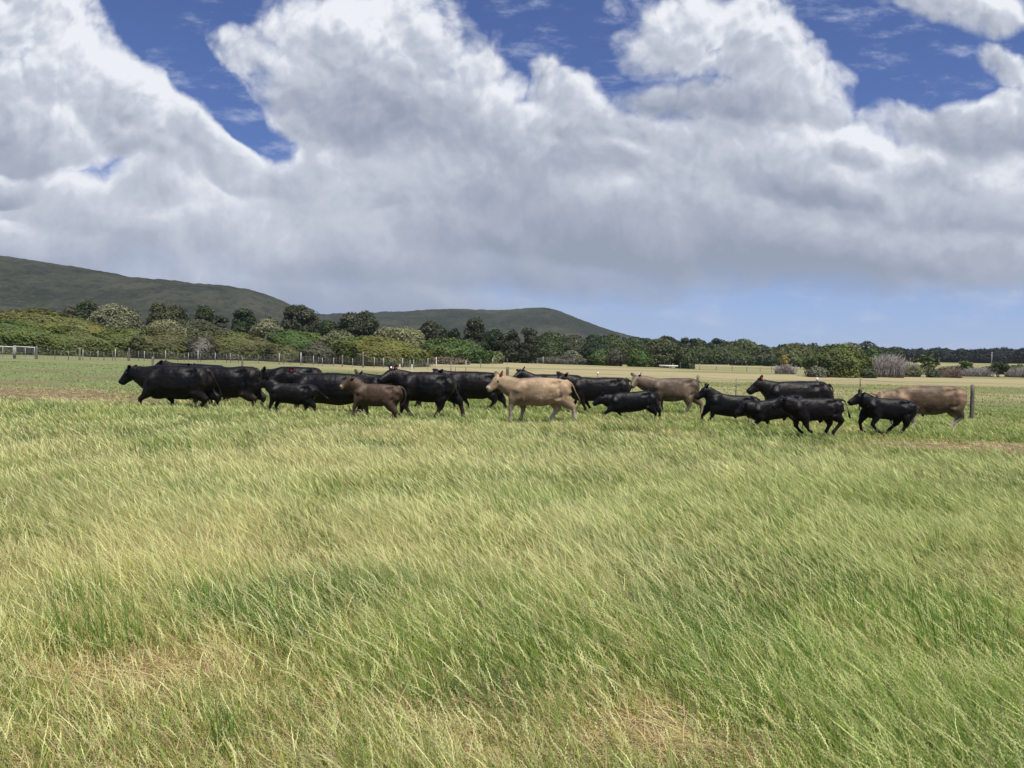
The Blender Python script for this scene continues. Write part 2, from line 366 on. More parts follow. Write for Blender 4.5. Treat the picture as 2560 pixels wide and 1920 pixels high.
def zone_rgb(x, y):
    """ground colour under the grass"""
    p = np.stack([x, y], -1); b = bare_mask(x, y)[..., None]; n = fbm(p * .12, 4, 3)[..., None]; n2 = fbm(p * np.array([.02, .09]), 4, 13)[..., None]
    near = np.array([.060, .055, .030]) * (1 - n) + np.array([.095, .082, .048]) * n
    u = (x / np.maximum(y, 1))[..., None]; n2 = sstep(n2, .34, .64)
    midg = np.array([.165, .175, .075]) * (1 - n2) + np.array([.27, .24, .125]) * n2
    left = np.array([.15, .185, .085])
    midg = midg + (left - midg) * sstep(-u, .15, .5) * .8
    far = np.array([.18, .18, .085]) * (1 - n2) + np.array([.30, .26, .145]) * n2
    t = sstep(y, 17, 28)[..., None]; c = near * (1 - t) + midg * t
    t = sstep(y, 60, 110)[..., None]; c = c * (1 - t) + far * t
    soil = np.array([.20, .145, .095]) * .85
    return c * (1 - b) + soil * b

def build_ground():
    th = np.concatenate([np.linspace(-.95, .95, 240), np.linspace(1.0, 2 * np.pi - 1.0, 60)])
    r = np.concatenate([np.linspace(0.05, 2, 8), np.exp(np.linspace(math.log(2.2), math.log(400), 230)), np.exp(np.linspace(math.log(420), math.log(9000), 40))])
    R_, T_ = np.meshgrid(r, th, indexing='ij'); x = R_ * np.sin(T_); y = R_ * np.cos(T_); z = ground_z(x, y)
    V = np.stack([x, y, z], -1).reshape(-1, 3); m, n = R_.shape
    i, j = np.meshgrid(np.arange(m - 1), np.arange(n), indexing='ij')
    q = np.stack([i * n + j, (i + 1) * n + j, (i + 1) * n + (j + 1) % n, i * n + (j + 1) % n], -1).reshape(-1)
    q = q.reshape(-1, 4)[:, ::-1].ravel()
    C = zone_rgb(x, y).reshape(-1, 3)
    me = mesh_np('ground', V, np.concatenate([q, np.arange(n)]), np.concatenate([np.full(len(q) // 4, 4), [n]]), C, True)
    tag(link('ground', me, ground_mat()), kind='structure')
build_ground()

# ------------------------------------------------------------------ hills
def hill(name, ridge, Y0, depth, seed, k=2560 / 2212.0, label=None):
    """ridge: silhouette points (display px) at distance Y0; a long sloping body in front and behind"""
    xs = np.array([p[0] for p in ridge]) * k; ys = np.array([p[1] for p in ridge]) * k
    W = np.array([at(a, b, Y0) for a, b in zip(xs, ys)])
    nx, ny = 420, 120
    X = np.linspace(W[0, 0], W[-1, 0], nx)
    # smooth the traced line
    Hh = np.interp(X, W[:, 0], W[:, 2]); ker = np.hanning(15); ker /= ker.sum()
    Hh = np.convolve(np.pad(Hh, 7, mode='edge'), ker, 'valid')
    t = np.linspace(-1, 1, ny); Xg, Tg = np.meshgrid(X, t, indexing='ij')
    prof = np.where(Tg < 0, np.cos(np.clip(-Tg, 0, 1) * math.pi / 2) ** 1.35, np.cos(Tg * math.pi / 2) ** 1.1)
    base = 8.0
    Yg = Y0 + Tg * depth
    H2 = (Hh[:, None] - base) * prof
    p = np.stack([Xg, Yg], -1)
    gul = fbm(p * .004, 4, seed) - .5
    H2 = H2 * (1 + gul * .45 * (1 - prof ** 3)) + (fbm(p * .03, 4, seed + 3) - .5) * 5.5 + (fbm(p * .12, 2, seed + 9) - .5) * 2.5
    Z = base + H2 - 6 * (1 - sstep(prof, 0, .15))
    V = np.stack([Xg, Yg, Z], -1).reshape(-1, 3)
    i, j = np.meshgrid(np.arange(nx - 1), np.arange(ny - 1), indexing='ij')
    q = np.stack([i * ny + j, (i + 1) * ny + j, (i + 1) * ny + j + 1, i * ny + j + 1], -1).reshape(-1)
    me = mesh_np(name, V, q, 4, None, True)
    return tag(link(name, me, HM), kind='structure')
HM = hill_mat()
hill('hill', [(-600, 560), (-300, 545), (0, 553), (80, 565), (200, 585), (300, 601), (400, 611), (480, 617), (540, 625), (580, 638), (620, 657), (680, 690), (760, 720), (860, 745)], 1150, 420, 11)
hill('hill', [(500, 725), (600, 690), (690, 682), (820, 678), (900, 673), (1000, 670), (1080, 672), (1130, 668), (1180, 667), (1210, 674), (1250, 692), (1290, 708), (1330, 722), (1400, 738), (1480, 752)], 1700, 520, 29)

# ------------------------------------------------------------------ cattle
CROP = {'A': (280, 860, 4.424), 'B': (680, 860, 4.424), 'C': (1080, 860, 4.424), 'D': (1440, 860, 4.424), 'E': (1780, 900, 5.53), 'F': (2080, 900, 5.53)}
def cow(name, crop, D, top, bot, poll, muz, fore, hind, tail, label, coat, hw=1.0, calf=False, headside=-1, ears=(1, 1), earup=.5, tag_=None, tag2=None,
        sheath=None, udder=None, switch=1.0, legc=None, muzc=None, neckw=1.0, group=None, headL=None, earL=None, hump=0.0):
    ox, oy, sc = CROP[crop]
    def P(p, Y=D):
        w = at(ox + p[0] / sc, oy + p[1] / sc, Y); return np.array([w[0], w[2]])
    T = np.array([P(p) for p in top]); Bt = np.array([P(p) for p in bot])
    x0, x1 = T[0, 0], T[-1, 0]
    xc = (x0 + x1) / 2; zg = float(ground_z(xc, D))
    H = np.max(T[:, 1]) - zg
    org = np.array([xc, D, zg])
    def Lc(p): q = P(p); return np.array([q[0] - xc, 0.0, q[1] - zg])
    T[:, 0] -= xc; T[:, 1] -= zg; Bt[:, 0] -= xc; Bt[:, 1] -= zg
    h = H; Lb = x1 - x0
    mb = MB()
    # --- trunk
    t = np.array([0, .015, .04, .08, .13, .19, .26, .34, .43, .52, .61, .70, .78, .85, .905, .945, .975, .993, 1.0])
    X = T[0, 0] + t * Lb
    def spl(pts):
        xs = np.linspace(pts[0, 0], pts[-1, 0], 60); z = np.interp(xs, pts[:, 0], pts[:, 1])
        k = np.hanning(9); k /= k.sum(); z = np.convolve(np.pad(z, 4, mode='edge'), k, 'valid'); return np.interp(X, xs, z)
    zt, zb = spl(T), spl(Bt)
    mid = (zt + zb) / 2; hh = (zt - zb) / 2
    endf = np.sqrt(np.clip(1 - (1 - np.clip(t / .15, 0, 1)) ** 2, 0, 1)) * .98 + .02
    endr = np.sqrt(np.clip(1 - (1 - np.clip((1 - t) / .11, 0, 1)) ** 2, 0, 1)) * .98 + .02
    wprof = np.interp(t, [0, .08, .18, .3, .45, .6, .72, .82, .9, 1], [.70, .78, .80, .86, .98, 1.0, .92, .90, .80, .62]) * (.80 if not calf else .70) * hw
    hhr = hh * endf * endr; hwr = hh.max() * wprof * endf * endr
    Pc = np.stack([X, 0 * X, mid + (hh - hhr) * np.where(t < .5, -.05, .25)], 1)
    mb.loft(Pc, hwr * .92, hhr, n=24, expo=2.25)
    bw = hwr.max()
    def tp(tt): return float(np.interp(tt, t, zt)), T[0, 0] + tt * Lb
    # hips, pins and shoulder masses
    zw, xw = tp(.17)
    # --- neck and head
    pl = Lc(poll); mz = Lc(muz)
    HL = (headL or (.40 if not calf else .36)) * h
    dx, dz = mz[0] - pl[0], mz[2] - pl[2]; pr = math.hypot(dx, dz)
    if pr > HL: HL = pr
    dy = headside * math.sqrt(max(0, HL * HL - pr * pr))
    hdir = np.array([dx, dy, dz]) / HL
    py_ = headside * .0
    base_d = float(np.interp(.16, t, zt - zb))
    n0 = np.array([xw + .10 * h, 0, zw - .45 * base_d]); n2 = pl + np.array([0.02 * h, 0, -.055 * h]) + hdir * .02 * h
    n1 = (n0 + n2) / 2 + np.array([-.01 * h, 0, -.05 * h])
    npth = np.array([(1 - s) ** 2 * n0 + 2 * s * (1 - s) * n1 + s * s * n2 for s in np.linspace(0, 1, 8)])
    r0 = base_d * .46; r2 = .138 * h * (1.05 if calf else 1.0)
    nr = np.interp(np.linspace(0, 1, 8), [0, .35, .75, 1], [r0, r0 * .90, r2 * 1.40, r2 * 1.04])
    mb.loft(npth, nr * .62 * neckw, nr, n=18)
    side = np.cross(hdir, (0, 0, 1)); side /= np.linalg.norm(side); upv = np.cross(side, hdir)
    if upv[2] < 0: upv = -upv
    s_ = np.array([-.10, 0, .12, .26, .42, .58, .74, .86, .95, 1.0]); hs = HL / (.40 * h)
    rh = np.array([.068, .106, .126, .130, .118, .100, .086, .081, .074, .042]) * h * hs * (1.0 if not calf else 1.0)
    rw = np.array([.054, .086, .104, .104, .084, .070, .066, .072, .067, .040]) * h * hs
    drop = np.array([-.025, -.042, -.060, -.066, -.058, -.046, -.036, -.030, -.028, -.030]) * h * hs
    hp = pl + hdir[None] * (s_ * HL)[:, None] + upv[None] * drop[:, None]
    mb.loft(hp, rw, rh, side=side, n=18, expo=2.5)
    # jaw
    jp = pl + hdir[None] * (np.array([.12, .3, .6, .88]) * HL)[:, None] - upv[None] * (np.array([.10, .125, .095, .062]) * h * hs)[:, None]
    mb.loft(jp, np.array([.05, .052, .036, .030]) * h * hs, np.array([.055, .05, .036, .028]) * h * hs, side=side, n=10)
    # poll crest
    mb.loft([pl + upv * .03 * h - hdir * .03 * h, pl + upv * .055 * h, pl + upv * .02 * h + hdir * .07 * h], [.02 * h, .038 * h, .03 * h], [.02 * h, .03 * h, .02 * h], side=side, n=8)
    eL = (earL or .165) * h
    tips = []
    for i, s in enumerate((-1, 1)):            # -1: towards camera side
        if not ears[i]: tips.append(None); continue
        sd = side if (side[1] * s > 0) else -side
        if abs(side[1]) < .05: sd = side * s
        eb = pl + sd * .055 * h + upv * .005 * h - hdir * .0 * h
        eu = earup if np.isscalar(earup) else earup[i]
        ed = sd * (1 - abs(eu)) + np.array([0, 0, 1.0]) * eu + np.array([.12, 0, 0]); ed /= np.linalg.norm(ed)
        fl = np.cross(ed, hdir); fl /= np.linalg.norm(fl) + 1e-6
        wd = np.cross(ed, fl)
        pts = [eb + ed * (q * eL) for q in (-.1, .1, .35, .6, .85, 1.0)]
        mb.loft(pts, np.array([.024, .036, .060, .062, .042, .010]) * h, np.array([.022, .026, .022, .019, .016, .010]) * h, side=wd, n=10)
        tips.append((eb, ed, fl, wd))
    # --- legs
    yl = bw * .52
    def leg_front(pts, s):
        e = Lc(pts[0]); k = Lc(pts[1]); f = [Lc(q) for q in pts[2:]]
        hf = f[-1]; fet = f[0] if len(f) > 1 else k + (hf - k) * .74 + np.array([.012 * h, 0, 0])
        y = s * yl
        sh = np.array([T[0, 0] + .16 * Lb, 0, zt[4] * .55 + zb[4] * .45])
        sh0 = np.array([T[0, 0] + .19 * Lb, 0, zt[5] * .86 + zb[5] * .14])
        ps = np.array([sh0 + (0, y * .85, 0), sh + (0, y * 1.12, 0), e + (0, y * 1.05, 0), (e * .45 + k * .55) + (0, y, 0), k + (0, y, 0), k * .8 + fet * .2 + (0, y, 0), k * .3 + fet * .7 + (0, y, 0), fet + (0, y, 0), fet * .45 + hf * .55 + (0, y, 0), hf + (0, y, 0)])
        r = np.array([.10, .145, .112, .072, .054, .042, .036, .043, .038, .047]) * h
        mb.loft(ps, r * np.array([.5, .55, .75, .9, 1, 1, 1, 1, 1, .9]), r * np.array([1.2, 1.2, 1.1, 1, 1, 1, 1, 1, 1, 1.15]), n=12)
        return ps[-1], ps[-2]
    def leg_hind(pts, s):
        st = Lc(pts[0]); k = Lc(pts[1]); f = [Lc(q) for q in pts[2:]]
        hf = f[-1]; fet = f[0] if len(f) > 1 else k + (hf - k) * .76 + np.array([.012 * h, 0, 0])
        y = s * yl * .95
        hip = np.array([T[0, 0] + .86 * Lb, 0, zt[13] * .72 + zb[13] * .28])
        ps = np.array([hip + (0, y * .8, 0), (hip + st) / 2 + (.015 * h, y * 1.02, 0), st + (.02 * h, y * 1.05, 0), st * .45 + k * .55 + (0, y, 0), k + (0, y * .95, 0), k * .8 + fet * .2 + (0, y * .95, 0), k * .3 + fet * .7 + (0, y * .95, 0), fet + (0, y * .95, 0), fet * .45 + hf * .55 + (0, y * .95, 0), hf + (0, y * .95, 0)])
        r = np.array([.14, .200, .180, .112, .064, .049, .041, .047, .042, .050]) * h
        mb.loft(ps, r * np.array([.5, .55, .6, .8, .9, 1, 1, 1, 1, .9]), r * np.array([1.15, 1.1, 1.05, 1.05, 1.15, 1, 1, 1, 1, 1.15]), n=12)
        return ps[-1], ps[-2]
    hoofs = []
    for k_, s in ((0, -1), (1, 1)):
        if fore[k_] is not None: hoofs.append(leg_front(fore[k_], s))
        if hind[k_] is not None: hoofs.append(leg_hind(hind[k_], s))
    # --- tail
    if tail:
        tpth = [Lc(q) for q in tail]; tpth[0] = tpth[0] + np.array([-.02 * h, 0, -.02 * h])
        m = len(tpth); ts = np.linspace(0, 1, 14); tt = np.linspace(0, 1, m); A_ = np.array(tpth)
        pp = np.stack([np.interp(ts, tt, A_[:, c]) for c in range(3)], 1)
        for _ in range(2): pp[1:-1] = (pp[:-2] + pp[1:-1] * 2 + pp[2:]) / 4
        pp[:, 1] += -bw * .12 * np.sin(ts * 3)
        rr_ = np.interp(ts, [0, .1, .4, .72, .86, .95, 1], [.040, .030, .020, .018, .018 + .018 * switch, .016 + .014 * switch, .008]) * h
        mb.loft(pp, rr_, rr_, n=8)
    if sheath:
        q = Lc(sheath); mb.loft([q + np.array([.05 * h, 0, .09 * h]), q + np.array([.01 * h, 0, .04 * h]), q], [.06 * h, .035 * h, .012 * h], [.06 * h, .035 * h, .012 * h])
    if udder:
        q = Lc(udder); mb.loft([q + np.array([0, 0, .14 * h]), q + np.array([0, 0, .07 * h]), q + np.array([0, 0, .02 * h])], [.10 * h, .085 * h, .04 * h], [.13 * h, .10 * h, .04 * h], n=14)
        for a in (-1, 1):
            for b in (-1, 1):
                mb.loft([q + np.array([a * .045 * h, b * .04 * h, .05 * h]), q + np.array([a * .045 * h, b * .04 * h, -.02 * h])], [.014 * h, .010 * h], [.014 * h, .010 * h])
    raw = bpy.data.objects.new('tmp', mb.mesh('tmp')); scene.collection.objects.link(raw)
    rm = raw.modifiers.new('r', 'REMESH'); rm.mode = 'VOXEL'; rm.voxel_size = .0165 * h
    sm = raw.modifiers.new('s', 'SMOOTH'); sm.factor = .55; sm.iterations = 4
    bpy.context.view_layer.update()
    me = bpy.data.meshes.new_from_object(raw.evaluated_get(bpy.context.evaluated_depsgraph_get()))
    bpy.data.objects.remove(raw); me.name = name + '_body'
    n = len(me.vertices); V = np.empty(n * 3, np.float32); me.vertices.foreach_get('co', V); V = V.reshape(-1, 3).astype(float)
    me.polygons.foreach_set('use_smooth', np.ones(len(me.polygons), bool))
    # --- muscles, hip bones and hollows pressed into the flank
    NR = np.empty(n * 3, np.float32); me.vertices.foreach_get('normal', NR); NR = NR.reshape(-1, 3)
    tv = (V[:, 0] - T[0, 0]) / Lb; ztv = np.interp(tv, t, zt); zbv = np.interp(tv, t, zb); qv = (V[:, 2] - zbv) / (ztv - zbv + 1e-3)
    inb = sstep(np.abs(V[:, 1]) / bw, .25, .6) * (np.abs(NR[:, 1]) ** .5)
    def G(tc_, qc, st_, sq): return np.exp(-((tv - tc_) / st_) ** 2 - ((qv - qc) / sq) ** 2)
    dsp = (-.034 * G(.72, .80, .055, .10) - .009 * G(.285, .62, .045, .40) + .026 * G(.15, .62, .07, .16) + .018 * G(.17, .28, .05, .15) + .030 * G(.815, .90, .028, .06)
           + .030 * G(.90, .62, .055, .20) - .018 * G(.80, .45, .03, .25) + .020 * G(.965, .80, .03, .08) - .008 * G(.06, .50, .03, .3) - .020 * G(.80, .16, .05, .10))
    rib = .0008 * np.sin(tv * Lb / h * 62) * sstep(tv, .33, .4) * (1 - sstep(tv, .62, .68)) * sstep(qv, .3, .5) * (1 - sstep(qv, .8, .95))
    lum = (fbm(V / h * 4.5 + xc * 7, 3, 77) - .5) * .028 * sstep(zl0 := V[:, 2] / h, .35, .5)
    V = V + NR * ((dsp * 1.55 + rib) * inb + lum)[:, None] * h
    me.vertices.foreach_set('co', V.astype(np.float32).ravel())
    # --- coat colour
    c = np.broadcast_to(np.asarray(coat, float) * (.6 if max(coat) < .02 else 1), (n, 3)).copy()
    zl = V[:, 2] / h
    ns = fbm(V * 5 + xc, 3, 4)[:, None]
    if legc is not None:
        w = (1 - sstep(zl + (ns[:, 0] - .5) * .15, .18, .46))[:, None]; c = c * (1 - w) + np.asarray(legc) * w
    if muzc is not None:
        tip = pl + hdir * HL; d = np.linalg.norm(V - tip, axis=1) / h
        w = (1 - sstep(d, .05, .11))[:, None]; c = c * (1 - w) + np.asarray(muzc) * w
    nose = pl + hdir * HL * 1.0 + upv * .0; d = np.linalg.norm(V - nose, axis=1) / h
    w = (1 - sstep(d, .022, .04))[:, None]; c = c * (1 - w) + np.array([.02, .018, .018]) * w
    if max(coat) < .02 and not calf:            # dried dung and sun-browned hair on the rump, dust on flank
        w = (G(.96, .72, .06, .20) + .5 * G(.98, .35, .05, .3)) * sstep(fbm(V * 7 + xc, 3, 55), .40, .62); w = np.clip(w, 0, .85)[:, None]; c = c * (1 - w) + np.array([.036, .026, .010]) * w
        w = (sstep(fbm(V * 2.5 + xc * 2, 3, 66), .52, .72) * .6)[:, None]; c = c * (1 - w) + np.array([.011, .0078, .006]) * w
    for hf, fe in hoofs:
        d = np.linalg.norm((V - hf) * (1, 1, 1), axis=1) / h
        w = (1 - sstep(d, .035, .055))[:, None]; c = c * (1 - w) + np.array([.03, .026, .022]) * w
    if max(coat) > .1:                          # smoky shading of a dun coat: dark and pale patches that belong to the hide
        p1 = fbm(V * 2.2 + xc * 3, 3, 9)[:, None]; c = c * (.50 + 1.0 * sstep(p1, .25, .75))
        w = (sstep(zl, .25, .5) * (1 - sstep(zl, .5, .75)))[:, None] * sstep(fbm(V * 3 + xc, 2, 31), .45, .62)[:, None] * .3
        c = c * (1 - w)
        if earL is None:
            for e_ in tips:
                if e_ is not None:
                    d = np.linalg.norm(V - (e_[0] + e_[1] * eL * .6), axis=1) / h; w = (1 - sstep(d, .05, .09))[:, None] * .75; c = c * (1 - w) + np.array([.03, .02, .015]) * w
    a = me.color_attributes.new('tint', 'FLOAT_COLOR', 'POINT'); cc = np.ones((n, 4), np.float32); cc[:, :3] = c; a.data.foreach_set('color', cc.ravel())
    for mt in list(me.materials): me.materials.clear(); break
    o = link(name, me, M_COAT, loc=org)
    tag(o, label, 'calf' if calf else 'cow', group)
    # --- eyes and ear tags
    for s in (-1, 1):
        sd = side if side[1] * s > 0 else -side
        eyeP = pl + hdir * HL * .30 + sd * (.086 * h * hs) + upv * (-.020 * h)
        eb_ = MB(); k = np.linspace(-1, 1, 7); rr2 = np.sqrt(1 - k * k) * .021 * h + 1e-4
        eb_.loft(eyeP + sd[None] * (k * .021 * h)[:, None], rr2, rr2, side=hdir, n=8)
        link('eye', eb_.mesh('eye', True), M_EYE, o)
    for i, tcol in enumerate((tag_, tag2)):
        if tcol is None or tips[i] is None: continue
        eb, ed, fl, wd = tips[i]
        if fl[1] > 0: fl = -fl
        sz = (.030, .036) if i == 0 else (.018, .018)
        cpos = eb + ed * eL * .42 + fl * .024 * h
        q = MB(); q.loft([cpos + ed * sz[1] * h, cpos + ed * sz[1] * .6 * h, cpos - ed * sz[1] * h * .8, cpos - ed * sz[1] * h], np.array([.35, 1, 1, .8]) * sz[0] * h, np.full(4, .004 * h), side=wd, n=12, expo=4, C=tcol)
        et = link('ear_tag', q.mesh('ear_tag'), M_PLAST, o)
    return o

BLK = (.0048, .0042, .0043); BLKL = (.013, .0078, .006); BLKM = (.016, .015, .017)
TAN = (.235, .166, .100); TANL = (.40, .33, .25); DUN = (.112, .080, .054); BRN = (.064, .040, .024)
RED = (.75, .07, .04); WHT = (.85, .85, .85); PNK = (.8, .35, .3)
GH = 'black cattle trotting left across the paddock'; GC = 'calves running among the herd'; GT = 'dun and tan cattle in the herd'
def DF(xe, ye, sc_=1.0): return [(xe, ye), (xe - 8 * sc_, ye + 95 * sc_), (xe + 12 * sc_, ye + 190 * sc_)]
def DH(xs, ys, sc_=1.0): return [(xs, ys), (xs + 60 * sc_, ys + 90 * sc_), (xs + 20 * sc_, ys + 200 * sc_)]
cow('cow', 'A', 23.8, [(372, 300), (430, 262), (500, 236), (620, 230), (760, 232), (900, 240), (1000, 246), (1060, 262), (1105, 310)],
    [(372, 520), (430, 600), (490, 616), (600, 592), (700, 600), (780, 622), (880, 596), (960, 560), (1105, 520)], (215, 262), (84, 436),
    [[(430, 540), (346, 606), (352, 680), (382, 724)], [(560, 540), (632, 632), (645, 700), (662, 735)]], [[(950, 530), (1072, 618), (1005, 690), (985, 730)], [(1010, 540), (1150, 600), (1120, 690), (1118, 728)]],
    [(1062, 268), (1108, 310), (1140, 400), (1185, 470), (1214, 545), (1195, 640)], 'big black cow leading the herd at far left, head carried low', BLK, legc=BLKL, group=GH, tag2=RED, earup=.25, neckw=1.1)
cow('cow', 'A', 25.2, [(905, 330), (960, 285), (1050, 255), (1200, 250), (1350, 252), (1480, 244), (1580, 242), (1620, 262), (1645, 320)],
    [(905, 500), (1000, 600), (1100, 598), (1230, 590), (1340, 606), (1420, 570), (1500, 560), (1645, 520)], (868, 255), (760, 420),
    [DF(960, 540), [(1010, 540), (1060, 640), (1110, 700)]], [[(1490, 550), (1606, 612), (1572, 690), (1578, 735)], [(1540, 540), (1668, 600), (1635, 660), (1632, 712)]],
    [(1600, 262), (1640, 300), (1660, 400), (1655, 500)], 'black cow second in the lead, dirty brown rump, just behind the leading cow', BLK, legc=(.024, .016, .011), group=GH, earup=.4)
cow('cow', 'A', 29.5, [(640, 240), (700, 222), (800, 212), (900, 218), (1020, 224), (1180, 230), (1250, 236), (1295, 270)],
    [(640, 400), (700, 520), (800, 540), (950, 545), (1100, 540), (1200, 500), (1295, 470)], (560, 200), (420, 300),
    [[(690, 480), (700, 590), (690, 670)], [(840, 500), (880, 610), (935, 660)]], [[(1230, 480), (1310, 590), (1330, 645), (1345, 690)], DH(1180, 480, .85)],
    None, 'black cow hidden behind the leading cow, only poll and back showing above it', BLK, legc=BLKL, group=GH, headside=1, earup=.15)
cow('cow', 'B', 28.0, [(-20, 290), (30, 262), (100, 248), (250, 246), (400, 252), (500, 262), (540, 280), (572, 320)],
    [(-20, 450), (50, 560), (200, 575), (350, 560), (450, 520), (572, 480)], (-90, 300), (-200, 420),
    [DF(20, 500, .85), DF(80, 500, .85)], [DH(480, 480, .85), DH(440, 480, .85)],
    None, 'black cow showing only its flat back, right of the second cow in the lead', BLK, legc=BLKL, group=GH)
cow('cow', 'B', 24.0, [(225, 390), (270, 345), (330, 325), (500, 318), (650, 318), (800, 322), (930, 328), (1020, 345), (1072, 410)],
    [(225, 560), (300, 630), (420, 655), (560, 655), (730, 684), (850, 665), (950, 630), (1072, 560)], (222, 322), (-28, 402),
    [DF(300, 600), DF(380, 600)], [DH(960, 590), DH(900, 590)],
    [(1040, 360), (1075, 420), (1085, 520), (1080, 640)], 'black cow with bright red ear tag, standing behind the dark calf and the brown calf', BLK, legc=BLKL, group=GH, tag_=RED, earup=.62, headL=.43)
cow('cow', 'B', 27.5, [(1050, 380), (1100, 350), (1180, 340), (1300, 338), (1500, 335), (1650, 335), (1700, 380)],
    [(1050, 520), (1150, 590), (1300, 600), (1500, 600), (1620, 570), (1700, 520)], (955, 330), (905, 440),
    [DF(1100, 540, .9), DF(1180, 540, .9)], [DH(1600, 520, .9), DH(1560, 520, .9)],
    None, 'black cow peering over from behind, ears up above the brown calf', BLK, legc=BLKL, group=GH, headside=-1, earup=(.55, .55))
cow('cow', 'B', 22.3, [(1420, 390), (1460, 335), (1540, 308), (1650, 305), (1800, 312), (1900, 322), (1975, 345), (2020, 385), (2045, 450)],
    [(1420, 560), (1480, 630), (1600, 632), (1700, 648), (1800, 648), (1880, 620), (1950, 600), (2045, 540)], (1335, 300), (1195, 410),
    [[(1480, 590), (1490, 690), (1540, 775), (1600, 795)], [(1450, 600), (1430, 715), (1405, 790), (1400, 815)]], [[(1860, 560), (1868, 700), (1815, 795), (1805, 835)], [(1960, 560), (2082, 650), (2110, 790), (2150, 862)]],
    [(2000, 365), (2022, 420), (2035, 500), (2050, 590)], 'tall black cow striding with hind leg stretched back, one red and one white ear tag', BLK, legc=(.030, .017, .012), group=GH, tag_=RED, tag2=WHT, earup=(.75, .7), headL=.42, udder=(1905, 640))
cow('cow', 'C', 26.6, [(130, 350), (170, 318), (260, 302), (400, 300), (560, 306), (700, 312), (780, 328), (822, 380)],
    [(130, 510), (200, 590), (330, 602), (480, 610), (560, 612), (640, 590), (720, 560), (822, 510)], (60, 305), (-50, 380),
    [[(250, 560), (252, 650), (285, 742)], [(330, 570), (372, 630), (405, 690)]], [[(650, 540), (700, 630), (640, 690), (612, 730)], [(700, 540), (795, 630), (808, 690), (812, 732)]],
    None, 'black cow between the tall striding cow and the pale tan cow, head tucked down', BLK, legc=BLKL, group=GH, earup=.3)
cow('cow', 'C', 21.8, [(842, 470), (860, 430), (900, 395), (980, 378), (1120, 372), (1280, 374), (1400, 378), (1480, 392), (1520, 430), (1538, 500)],
    [(842, 600), (880, 650), (950, 690), (1060, 678), (1200, 692), (1300, 672), (1380, 640), (1440, 615), (1538, 570)], (738, 362), (612, 500),
    [[(900, 620), (868, 715), (858, 865)], [(1000, 640), (1010, 735), (972, 850)]], [[(1420, 600), (1556, 700), (1572, 800), (1606, 876)], [(1365, 640), (1392, 728), (1330, 810), (1300, 868)]],
    [(1490, 392), (1555, 430), (1578, 520), (1618, 590), (1648, 635), (1610, 690), (1568, 740)], 'pale tan cow in mid herd, red tag in its upright ear, long curling tail', TAN, legc=TANL, muzc=(.5, .38, .3), group=GT, tag_=RED, earup=(.7, .45), headL=.40, switch=.4, hw=.95)
cow('cow', 'C', 28.2, [(985, 400), (1040, 352), (1120, 336), (1250, 334), (1400, 334), (1540, 338), (1650, 345), (1705, 390)],
    [(985, 520), (1050, 580), (1200, 590), (1400, 590), (1550, 570), (1705, 520)], (985, 302), (890, 385),
    [DF(1040, 540, .85), DF(1100, 540, .85)], [DH(1600, 500, .85), DH(1560, 500, .85)],
    None, 'black cow behind the pale tan cow, head raised with white tag under its ear', BLK, legc=BLKL, group=GH, tag_=PNK, earup=(.7, .2))
cow('cow', 'C', 25.8, [(1500, 430), (1540, 385), (1620, 366), (1780, 370), (1950, 370), (2080, 368), (2150, 376), (2195, 430)],
    [(1500, 560), (1580, 625), (1700, 630), (1850, 635), (1980, 630), (2080, 590), (2195, 540)], (1440, 345), (1350, 440),
    [[(1630, 580), (1670, 660), (1692, 735)], [(1680, 590), (1720, 660), (1752, 715)]], [DH(2080, 560, .9), DH(2030, 560, .9)],
    [(2150, 376), (2200, 410), (2208, 470), (2180, 540)], 'brownish black cow with round red tagged ear, following the pale tan cow', (.0085, .006, .0056), legc=BLKL, group=GH, tag_=RED, earup=.35, switch=.3)
cow('cow', 'D', 27.2, [(800, 440), (840, 395), (900, 378), (1050, 374), (1200, 374), (1300, 378), (1345, 396), (1366, 460)],
    [(800, 560), (900, 615), (980, 634), (1080, 642), (1170, 620), (1240, 600), (1366, 560)], (668, 362), (590, 470),
    [[(900, 580), (905, 660), (930, 750)], [(940, 580), (952, 660), (962, 755)]], [[(1215, 570), (1243, 680), (1200, 750), (1186, 778)], [(1290, 570), (1398, 665), (1402, 740), (1405, 800)]],
    [(1340, 395), (1378, 420), (1396, 460), (1402, 480)], 'dusky brown cow standing side-on with dark ears and a white tag, near the fence post', DUN, legc=(.20, .145, .10), group=GT, tag_=WHT, earup=(.6, .4), udder=(1262, 640), switch=.2)
cow('cow', 'E', 26.0, [(715, 380), (760, 330), (850, 306), (1000, 294), (1200, 290), (1400, 290), (1560, 294), (1625, 320), (1655, 380)],
    [(715, 540), (800, 640), (1000, 690), (1200, 690), (1400, 680), (1550, 640), (1655, 590)], (665, 285), (484, 446),
    [DF(800, 640, 1.05), DF(860, 640, 1.05)], [DH(1540, 620, 1.05), DH(1500, 620, 1.05)],
    [(1625, 320), (1660, 380), (1668, 450), (1664, 520)], 'long black cow with raised head and red ear tag, standing behind the running calves', BLK, legc=BLKL, group=GH, tag_=RED, earup=(.75, .3), switch=.2, headL=.43)
